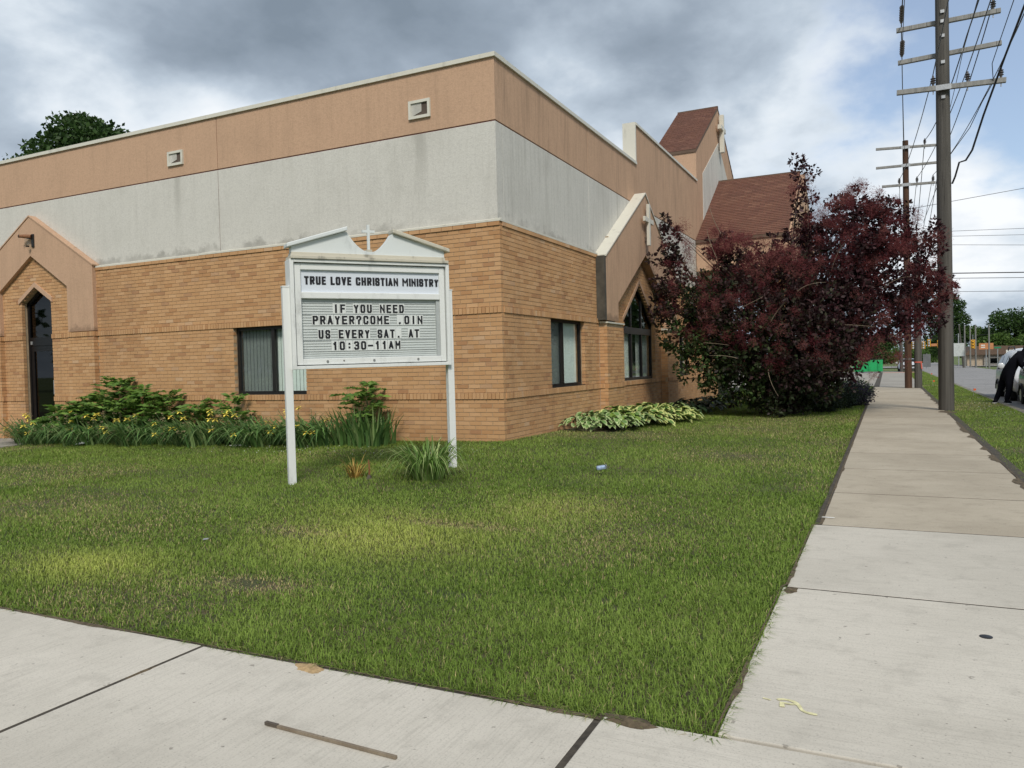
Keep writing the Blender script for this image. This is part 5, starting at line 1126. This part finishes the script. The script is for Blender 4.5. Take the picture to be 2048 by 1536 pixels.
spots = [(-10.55, -.45), (-9.95, -.75), (-9.4, -.45), (-8.6, -.72), (-7.9, -.45), (-7.1, -.75), (-6.3, -.5), (-5.6, -.72), (-4.9, -.45), (-4.3, -.7), (-3.7, -.42), (-3.1, -.68), (-2.5, -.42), (-2.05, -.55)]
where = ['by the side door', 'just right of the side door', 'in front of the door pier', 'below the leafy saplings, left one', 'below the leafy saplings, middle one', 'below the leafy saplings, right one', 'left of the window', 'below the left end of the window', 'below the window', 'left of the sign post', 'right of the sign post', 'below the notice board', 'at the right end of the bed, leaning left', 'at the right end of the bed, big and upright']
meshes = []
for k in range(3):
    v, f, c = blade_clump(125, .42, .74, 1.1, .040, ig, 200+k, 6, (-.8, -.5), 1.6); meshes.append(np_mesh('leaves', v, f, c)); meshes[-1].materials.append(MAT['leaf'])
v, f, c = blade_clump(110, .34, .72, .5, .036, ig, 210, 5, (.1, -.3)); big = np_mesh('leaves', v, f, c); big.materials.append(MAT['leaf'])
for i, (x, y) in enumerate(spots):
    z = float(gz(x, y)); r = thing('iris_clump', (x, y, z), 'iris clump %s' % where[i], 'iris', 'irises in the bed along the church wall')
    last = i >= 12; o = bpy.data.objects.new('leaves', big if last else meshes[i % 3]); col.objects.link(o); o.parent = r
    if not last: o.rotation_euler.z = random.uniform(-.5, .5)
    rr = random.Random(300+i); nst = 0 if i >= 12 else 5
    for q in range(nst*3):
        dx, dy = rr.uniform(-.45, .35), rr.uniform(-.62, .05); h = rr.uniform(.22, .62); yel = q < nst
        m = MB(); m.tube([(dx*.4, dy*.4, 0), (dx*.8, dy*.8, h*.7), (dx, dy, h)], .005, 4); stalk = m.build('flower_stalk', MAT['stalk'] if 'stalk' in MAT else simple('stalk', (.08, .13, .04), .7), r, rel=True)
        m = MB(); flower(m, (dx, dy, h+.01), .070 if yel else .030, rr); m.build('flower', MAT['petal_yellow' if yel else 'petal_dry'], stalk, rel=True)
        if not yel:
            for _ in range(3): m = MB(); flower(m, (dx+rr.uniform(-.05, .05), dy+rr.uniform(-.05, .05), h-rr.uniform(.0, .12)), .018, rr); m.build('flower', MAT['petal_dry'], stalk, rel=True)
# compound-leaved saplings
def sapling(x, y, h, nl, label, seed, leafl=.42, cols=None):
    cols = cols or [(.11, .215, .038), (.145, .265, .048), (.08, .16, .032), (.19, .31, .06)]
    g = np.random.default_rng(seed); z = float(gz(x, y)); r = thing('sapling', (x, y, z), label, 'sapling', 'saplings growing through the iris bed'); parts = []; m = MB(); m.tube([(0, 0, -.03), (.02, .0, h*.6), (0, 0, h)], [.014, .01, .005], 5)
    for i in range(nl):
        t_ = .35+.65*i/max(1, nl-1); a = 2.4*i+g.random()*.6; L = leafl*(.7+.5*g.random())*(1 if t_ < .9 else .7); e = .1+1.0*g.random()
        b = np.array([0, 0, h*t_]); d = np.array([math.cos(a)*math.cos(e), math.sin(a)*math.cos(e)-.2, math.sin(e)]); k = 9; pts = []
        for j_ in range(k+1): s_ = j_/k; pts.append(b+d*L*s_+np.array([0, 0, -.30*L*s_*s_]))
        m.tube(pts, .003, 3); P = np.array([pts[q] for q in range(2, k+1) for _ in (0, 1)]); n = len(P); hd_ = np.array([-math.sin(a), math.cos(a), 0])
        D = unit(np.array([(hd_ if q % 2 else -hd_)+d*.55+np.array([0, 0, -.3]) for q in range(n)])+g.normal(size=(n, 3))*.08); N = unit(np.tile([0, -.45, .8], (n, 1))+g.normal(size=(n, 3))*.45); N = unit(N-D*(N*D).sum(1, keepdims=True))
        cc = np.array(cols)[g.integers(0, len(cols), n)]*(.8+.4*g.random((n, 1))); parts.append(leaves(P, D, N, np.full(n, .15)*(.8+.4*g.random(n)), np.full(n, .056), cc))
    V, F, C = [], [], []; b = 0
    for v, f, c in parts: V.append(v); F.append(f+b); C.append(c); b += len(v)
    me = np_mesh('foliage', np.concatenate(V), np.concatenate(F), np.concatenate(C)); link('foliage', me, MAT['leaf'], r, rel=True); m.build('stem', MAT['stalk'], r, rel=True)
simple('stalk2', (.08, .13, .04), .7)
for (x, y, h, nl, lb, sd_) in ((-10.0, -.3, .62, 16, 'low leafy sapling right of the side door', 1), (-9.4, -.28, .72, 18, 'leafy sapling in front of the brick pier', 2), (-8.75, -.3, .82, 20, 'bushy sapling left of the tallest one', 3), (-8.2, -.25, 1.15, 22, 'tallest sapling with upright feathery leaves against the wall', 4), (-7.5, -.32, .95, 22, 'bright green sapling right of the tallest one', 5), (-6.9, -.3, .82, 18, 'drooping light green sapling before the window', 6), (-6.1, -.3, .70, 10, 'thin sapling reaching towards the window', 7), (-5.2, -.32, .70, 9, 'spindly sapling in front of the window corner', 8), (-2.35, -.28, .92, 12, 'sapling with red stem behind the right end iris', 9)):
    sapling(x, y, h, int(nl*1.7), lb, 400+sd_)
# day lily, dry clump and stub by the sign
v, f, c = blade_clump(210, .17, .66, .95, .019, [(.17, .29, .065), (.22, .34, .09), (.12, .22, .05), (.33, .40, .16)], 500, 6, (0, 0), 1.5)
r = thing('day_lily', (.66, -3.28, float(gz(.66, -3.28))), 'arching green day lily clump at the right sign post', 'plant'); link('leaves', np_mesh('leaves', v, f, c), MAT['leaf'], r, rel=True)
v, f, c = blade_clump(70, .07, .34, .8, .012, [(.42, .26, .06), (.50, .33, .09), (.30, .20, .05), (.22, .22, .06)], 501, 5)
r = thing('dry_lily', (-.19, -3.46, float(gz(-.19, -3.46))), 'small yellowed dry clump under the notice board', 'plant'); link('leaves', np_mesh('leaves', v, f, c), MAT['leaf'], r, rel=True)
z = float(gz(.03, -3.5)); r = thing('plant_stub', (.03, -3.5, z), 'dark dead stub standing beside the dry clump', 'stub')
MB().tube([(0, 0, -.02), (.005, 0, .12), (-.005, 0, .22)], [.014, .011, .007], 6).build('stalk', MAT['rust_brown'], r, rel=True); MB().lathe((0, 0, -.02), [(.05, 0), (.03, .04), (.015, .07)], 8).build('root', MAT['bark'], r, rel=True)
# hostas
def hosta(n, R0, seed, inner, edge, Ls=.20):
    g = random.Random(seed); m = MB()
    for i in range(n):
        a = g.random()*2*math.pi; rr_ = R0*math.sqrt(g.random()); b = Vector((rr_*.35*math.cos(a), rr_*.35*math.sin(a), .03+.20*(1-rr_/R0))); d = Vector((math.cos(a), math.sin(a), 0)); s_ = Vector((-d.y, d.x, 0)); L = Ls*g.uniform(.75, 1.2)
        c0 = b+d*rr_*.75; el = g.uniform(.0, .5); ctr = []; W = L*.33
        prof = [(0, .25), (.2, .85), (.45, 1.0), (.75, .65), (1.0, .0)]
        for (t_, w_) in prof: ctr.append((c0+d*(L*t_*math.cos(el))+Vector((0, 0, L*(t_*math.sin(el)-.55*t_*t_)+.05)), w_*W))
        cup = .25; rows = []
        for (p, w_) in ctr: rows.append([p-s_*w_+Vector((0, 0, cup*w_)), p-s_*w_*.68+Vector((0, 0, cup*w_*.5)), p, p+s_*w_*.68+Vector((0, 0, cup*w_*.5)), p+s_*w_+Vector((0, 0, cup*w_))])
        vs = [q for r_ in rows for q in r_]
        m.mi = 1; m.add(vs, [(5*k+j_, 5*k+j_+1, 5*k+j_+6, 5*k+j_+5) for k in range(4) for j_ in (0, 3)]); bidx = len(m.v)-25
        m.mi = 0; m.add(vs, [(5*k+j_, 5*k+j_+1, 5*k+j_+6, 5*k+j_+5) for k in range(3) for j_ in (1, 2)])
        m.mi = 1; m.add(vs, [(15+j_, 16+j_, 21+j_, 20+j_) for j_ in (1, 2)])
    return m
simple('hosta_green', (.12, .225, .055), .5, var=.35, scale=8); simple('hosta_edge', (.50, .54, .19), .5, var=.2, scale=8); simple('hosta_dark', (.028, .06, .022), .5, var=.3, scale=8); simple('hosta_dark_edge', (.34, .42, .19), .55, var=.3); simple('hosta_lime', (.17, .27, .045), .5, var=.2)
hk = [hosta(60, .42, 601, None, None, .23).mesh('leaves'), hosta(60, .42, 602, None, None, .22).mesh('leaves'), hosta(70, .40, 603, None, None, .15).mesh('leaves'), hosta(60, .36, 604, None, None, .17).mesh('leaves'), hosta(34, .28, 605, None, None, .2).mesh('leaves')]
for me, ms in zip(hk, (('hosta_green', 'hosta_edge'), ('hosta_green', 'hosta_edge'), ('hosta_green', 'hosta_dark_edge'), ('hosta_dark', 'hosta_dark'), ('hosta_lime', 'hosta_lime'))):
    for q in ms: me.materials.append(MAT[q])
    me.polygons.foreach_set('use_smooth', [True]*len(me.polygons))
for i, (x, y, k, lb) in enumerate(((.42, 2.5, 2, 'white-edged hosta nearest the building corner'), (.80, 2.75, 2, 'white-edged hosta second from the corner, on the lawn side'), (.40, 3.15, 2, 'white-edged hosta second from the corner, against the wall'), (.86, 3.05, 4, 'lime green leaves in front of the white-edged hostas'), (.9, 3.5, 2, 'white-edged hosta below the pier'), (.48, 3.8, 0, 'cream-edged hosta against the wall left of the pier'), (.98, 4.1, 0, 'large cream-edged hosta on the lawn side, first of the big ones'), (.55, 4.5, 1, 'large cream-edged hosta against the pier'), (1.08, 4.75, 1, 'large cream-edged hosta on the lawn side, second of the big ones'), (.65, 5.2, 0, 'large cream-edged hosta right of the pier'), (1.18, 5.4, 0, 'last big cream-edged hosta before the dark plants'), (.7, 5.9, 1, 'large cream-edged hosta under the pointed window'), (1.0, 6.5, 2, 'small white-edged hosta at the end of the row'), (1.1, 7.3, 3, 'dark green hosta under the smoke bush, left one'), (.9, 8.2, 3, 'dark green hosta under the smoke bush, by the second pier'), (1.1, 9.2, 3, 'dark green hosta under the smoke bush, third one'), (1.2, 10.2, 3, 'dark green hosta under the smoke bush, fourth one'), (1.3, 11.2, 3, 'dark green hosta farthest along the wall'))):
    r = thing('hosta', (x, y, float(gz(x, y))), lb, 'hosta', 'hostas along the street wall', rz=i*1.3); o = bpy.data.objects.new('leaves', hk[k]); col.objects.link(o); o.parent = r; o.scale = (1.12, 1.12, 1.3)
# lavender and low shrubs by the sidewalk
for i, (x, y, R_, h, pl, lb) in enumerate(((4.05, 11.0, .55, .55, [(.025, .045, .022), (.04, .06, .03), (.02, .03, .02)], 'low dark shrub at the sidewalk under the smoke bush'), (4.45, 12.3, .50, .62, [(.035, .028, .05), (.03, .045, .035), (.05, .04, .07)], 'purplish flowering shrub beside the sidewalk'), (4.25, 14.0, .6, .66, [(.05, .09, .03), (.03, .055, .02)], 'green shrub behind the purplish one'), (3.75, 9.6, .6, .5, [(.02, .035, .015), (.03, .045, .02)], 'dark shrub at the foot of the smoke bush'))):
    z = float(gz(x, y)); r = thing('shrub', (x, y, z), lb, 'shrub', 'low shrubs by the sidewalk')
    add_leafmesh('foliage', [cloud_leaves([(x, y, z+h*.5, R_, R_, h*.55)], 2600, .06, pl, 700+i, .25, .6, .45)], 'leaf', r)
    v, f, c = blade_clump(90, R_*.7, h*1.25, .5, .012, pl, 720+i, 4); link('spikes', np_mesh('spikes', v, f, c), MAT['leaf'], r, rel=True)

# ------------------------------------------------------------------ grass
def grass_blades(x0, x1, y0, y1, seed, keep, dens=1.0):
    g = np.random.default_rng(seed); xs, ys = [], []
    cx, cy = CAM.x, CAM.y
    for i in range(int(math.floor(x0)), int(math.ceil(x1))):
        for j_ in range(int(math.floor(y0)), int(math.ceil(y1))):
            dx, dy = i+.5-cx, j_+.5-cy; d = math.hypot(dx, dy); az = math.degrees(math.atan2(dx, dy)) - (-25.78)
            if abs(az) > 46 and d > 2.5: continue
            n = int(dens*min(12500, 12500*(3.6/d)**1.22)); xs.append(i+g.random(n)); ys.append(j_+g.random(n))
    x, y = np.concatenate(xs), np.concatenate(ys); k = (x > x0) & (x < x1) & (y > y0) & (y < y1) & keep(x, y); x, y = x[k], y[k]; n = len(x)
    d = np.hypot(x-cx, y-cy)
    # growth and colour patches
    p1, p2, p3 = vn1(x, y, .55), vn2(x, y, 1.6), vn3(x, y, 5.0)
    bl = lambda X, Y, r_: np.exp(-(((x-X)/r_[0])**2+((y-Y)/r_[1])**2))
    lush = np.clip(bl(1.75, -5.75, (.85, .6))*1.15+bl(.25, -7.1, (.6, .35))*1.1+bl(2.6, -4.3, (.5, .6))*.6+bl(1.2, -5.0, (.9, .3))*.4, 0, 1)
    dry = np.clip(bl(2.15, -5.15, (.5, .13))*1.3+bl(1.75, -7.0, (.35, .16))*1.1+bl(3.4, -5.4, (.5, .5))*.5+bl(2.9, -4.2, (.9, .6))*.35+np.clip(p1-.58, 0, 1)*1.6+bl(1.0, -5.8, (.4, .15))*.8+bl(-.4, -6.3, (.5, .3))*.5, 0, 1)
    bare = np.clip(bl(1.72, -7.05, (.22, .10))+bl(1.2, -5.95, (.22, .07))+bl(3.05, -6.75, (.12, .06)), 0, 1)
    keep2 = g.random(n) > bare*.8; x, y, d, p1, p2, p3, lush, dry = [q[keep2] for q in (x, y, d, p1, p2, p3, lush, dry)]; n = len(x)
    edge = np.clip(1-np.minimum(np.abs(x-4.72), np.abs(y+7.93))/.35, 0, 1)
    H = (.026+.018*g.random(n)+.045*edge*g.random(n)**2+.012*p2+.012*lush)*(1-.35*dry)
    W = .0020+.00048*d
    a = g.random(n)*2*np.pi; D = np.stack([np.cos(a), np.sin(a), 0*a], 1); lean = np.clip(.35+.6*g.random(n), 0, .95)
    gA, gB, gY, tan_ = np.array((.155, .245, .036)), np.array((.27, .37, .075)), np.array((.56, .60, .15)), np.array((.52, .44, .21))
    t_ = np.clip(p2*.8+.35*(p3-.5)+.15*g.normal(size=n), 0, 1)[:, None]; C = gA*(1-t_)+gB*t_
    C = C*(1-.68*lush[:, None])+gY*.68*lush[:, None]; s_ = np.clip(dry*.55+.09*g.random(n), 0, 1); isd = (g.random(n) < (.035+.62*dry))[:, None]; C = np.where(isd, tan_*(.55+.6*g.random((n, 1))), C)
    C = C*(.72+.56*g.random((n, 1)))
    ex = np.where(np.abs(x-4.72) < np.abs(y+7.93), 1.0, 0.0); D = np.where((edge > .80)[:, None], unit(D*1.1+np.stack([ex*1.0, -(1-ex)*1.0, 0*x], 1)), D); lean = np.where(edge > .80, np.clip(lean+.2, 0, .95), lean)
    P = np.stack([x, y, gz(x, y)-.004], 1)
    near = d < 8
    V1, F1, C1 = strips(P[near], D[near], H[near], lean[near], W[near], C[near], 2)
    V2, F2, C2 = strips(P[~near], D[~near], H[~near]*1.1, lean[~near], W[~near]*1.15, C[~near], 1)
    return np.concatenate([V1, V2]), np.concatenate([F1, F2+len(V1)]), np.concatenate([C1, C2])
def lawn_keep(x, y):
    e = .035*(vn3(x, y, 3.0)-.35); inb = (x < 4.715+e) & (y > -7.93-e)
    bld = ((x < 0.02) & (y > 0)) | ((y > -.2) & (x < -2) ) | ((x > -14) & (x < -10.2) & (y > -2.2))
    return inb & ~bld & ~((y > 14.1) & (x > .9) & (y < 19.1)) & ~((x < 1.3) & (y > 2.2) & (y < 12)*(x < 1.0))
v, f, c = grass_blades(-15, 4.76, -7.97, 27, 801, lawn_keep)
o = link('grass', np_mesh('grass', v, f, c), MAT['grass']); tag(o, 'mown green lawn grass with yellow and bare patches', 'grass', kind='stuff')
v, f, c = grass_blades(6.47, 7.93, -8, 60, 802, lambda x, y: (x > 6.50-.07*(vn3(x, y, 2.0)-.4)), 1.2)
v[:, 2] += 0; o = link('grass', np_mesh('grass', v, f, c), MAT['grass']); tag(o, 'rough grass on the verge beside the road', 'grass', kind='stuff')
# white clover heads in the verge and bed edge
g = np.random.default_rng(15); n = 260; x = np.concatenate([7.0+.7*g.random(150), -5.5+6*g.random(110)]); y = np.concatenate([8+8*g.random(150), -1.6+.9*g.random(110)-.3])
P = np.stack([x, y, np.where(x > 6, -.155, gz(x, y)+.05)], 1); D = unit(g.normal(size=(n, 3))); N = unit(np.cross(D, g.normal(size=(n, 3))))
add_leafmesh('clover_flowers', [leaves(P, D, N, np.full(n, .017), np.full(n, .015), np.tile([.6, .6, .52], (n, 1)))], 'leaf', None, 'stuff'); tag(bpy.data.objects['clover_flowers'], 'scattered white clover heads in the grass', 'clover')

# ------------------------------------------------------------------ to metres
for o in list(scn.objects):
    if o.parent is None and o.type not in ('CAMERA', 'LIGHT'):
        o.location = o.location*UNIT; o.scale = o.scale*UNIT
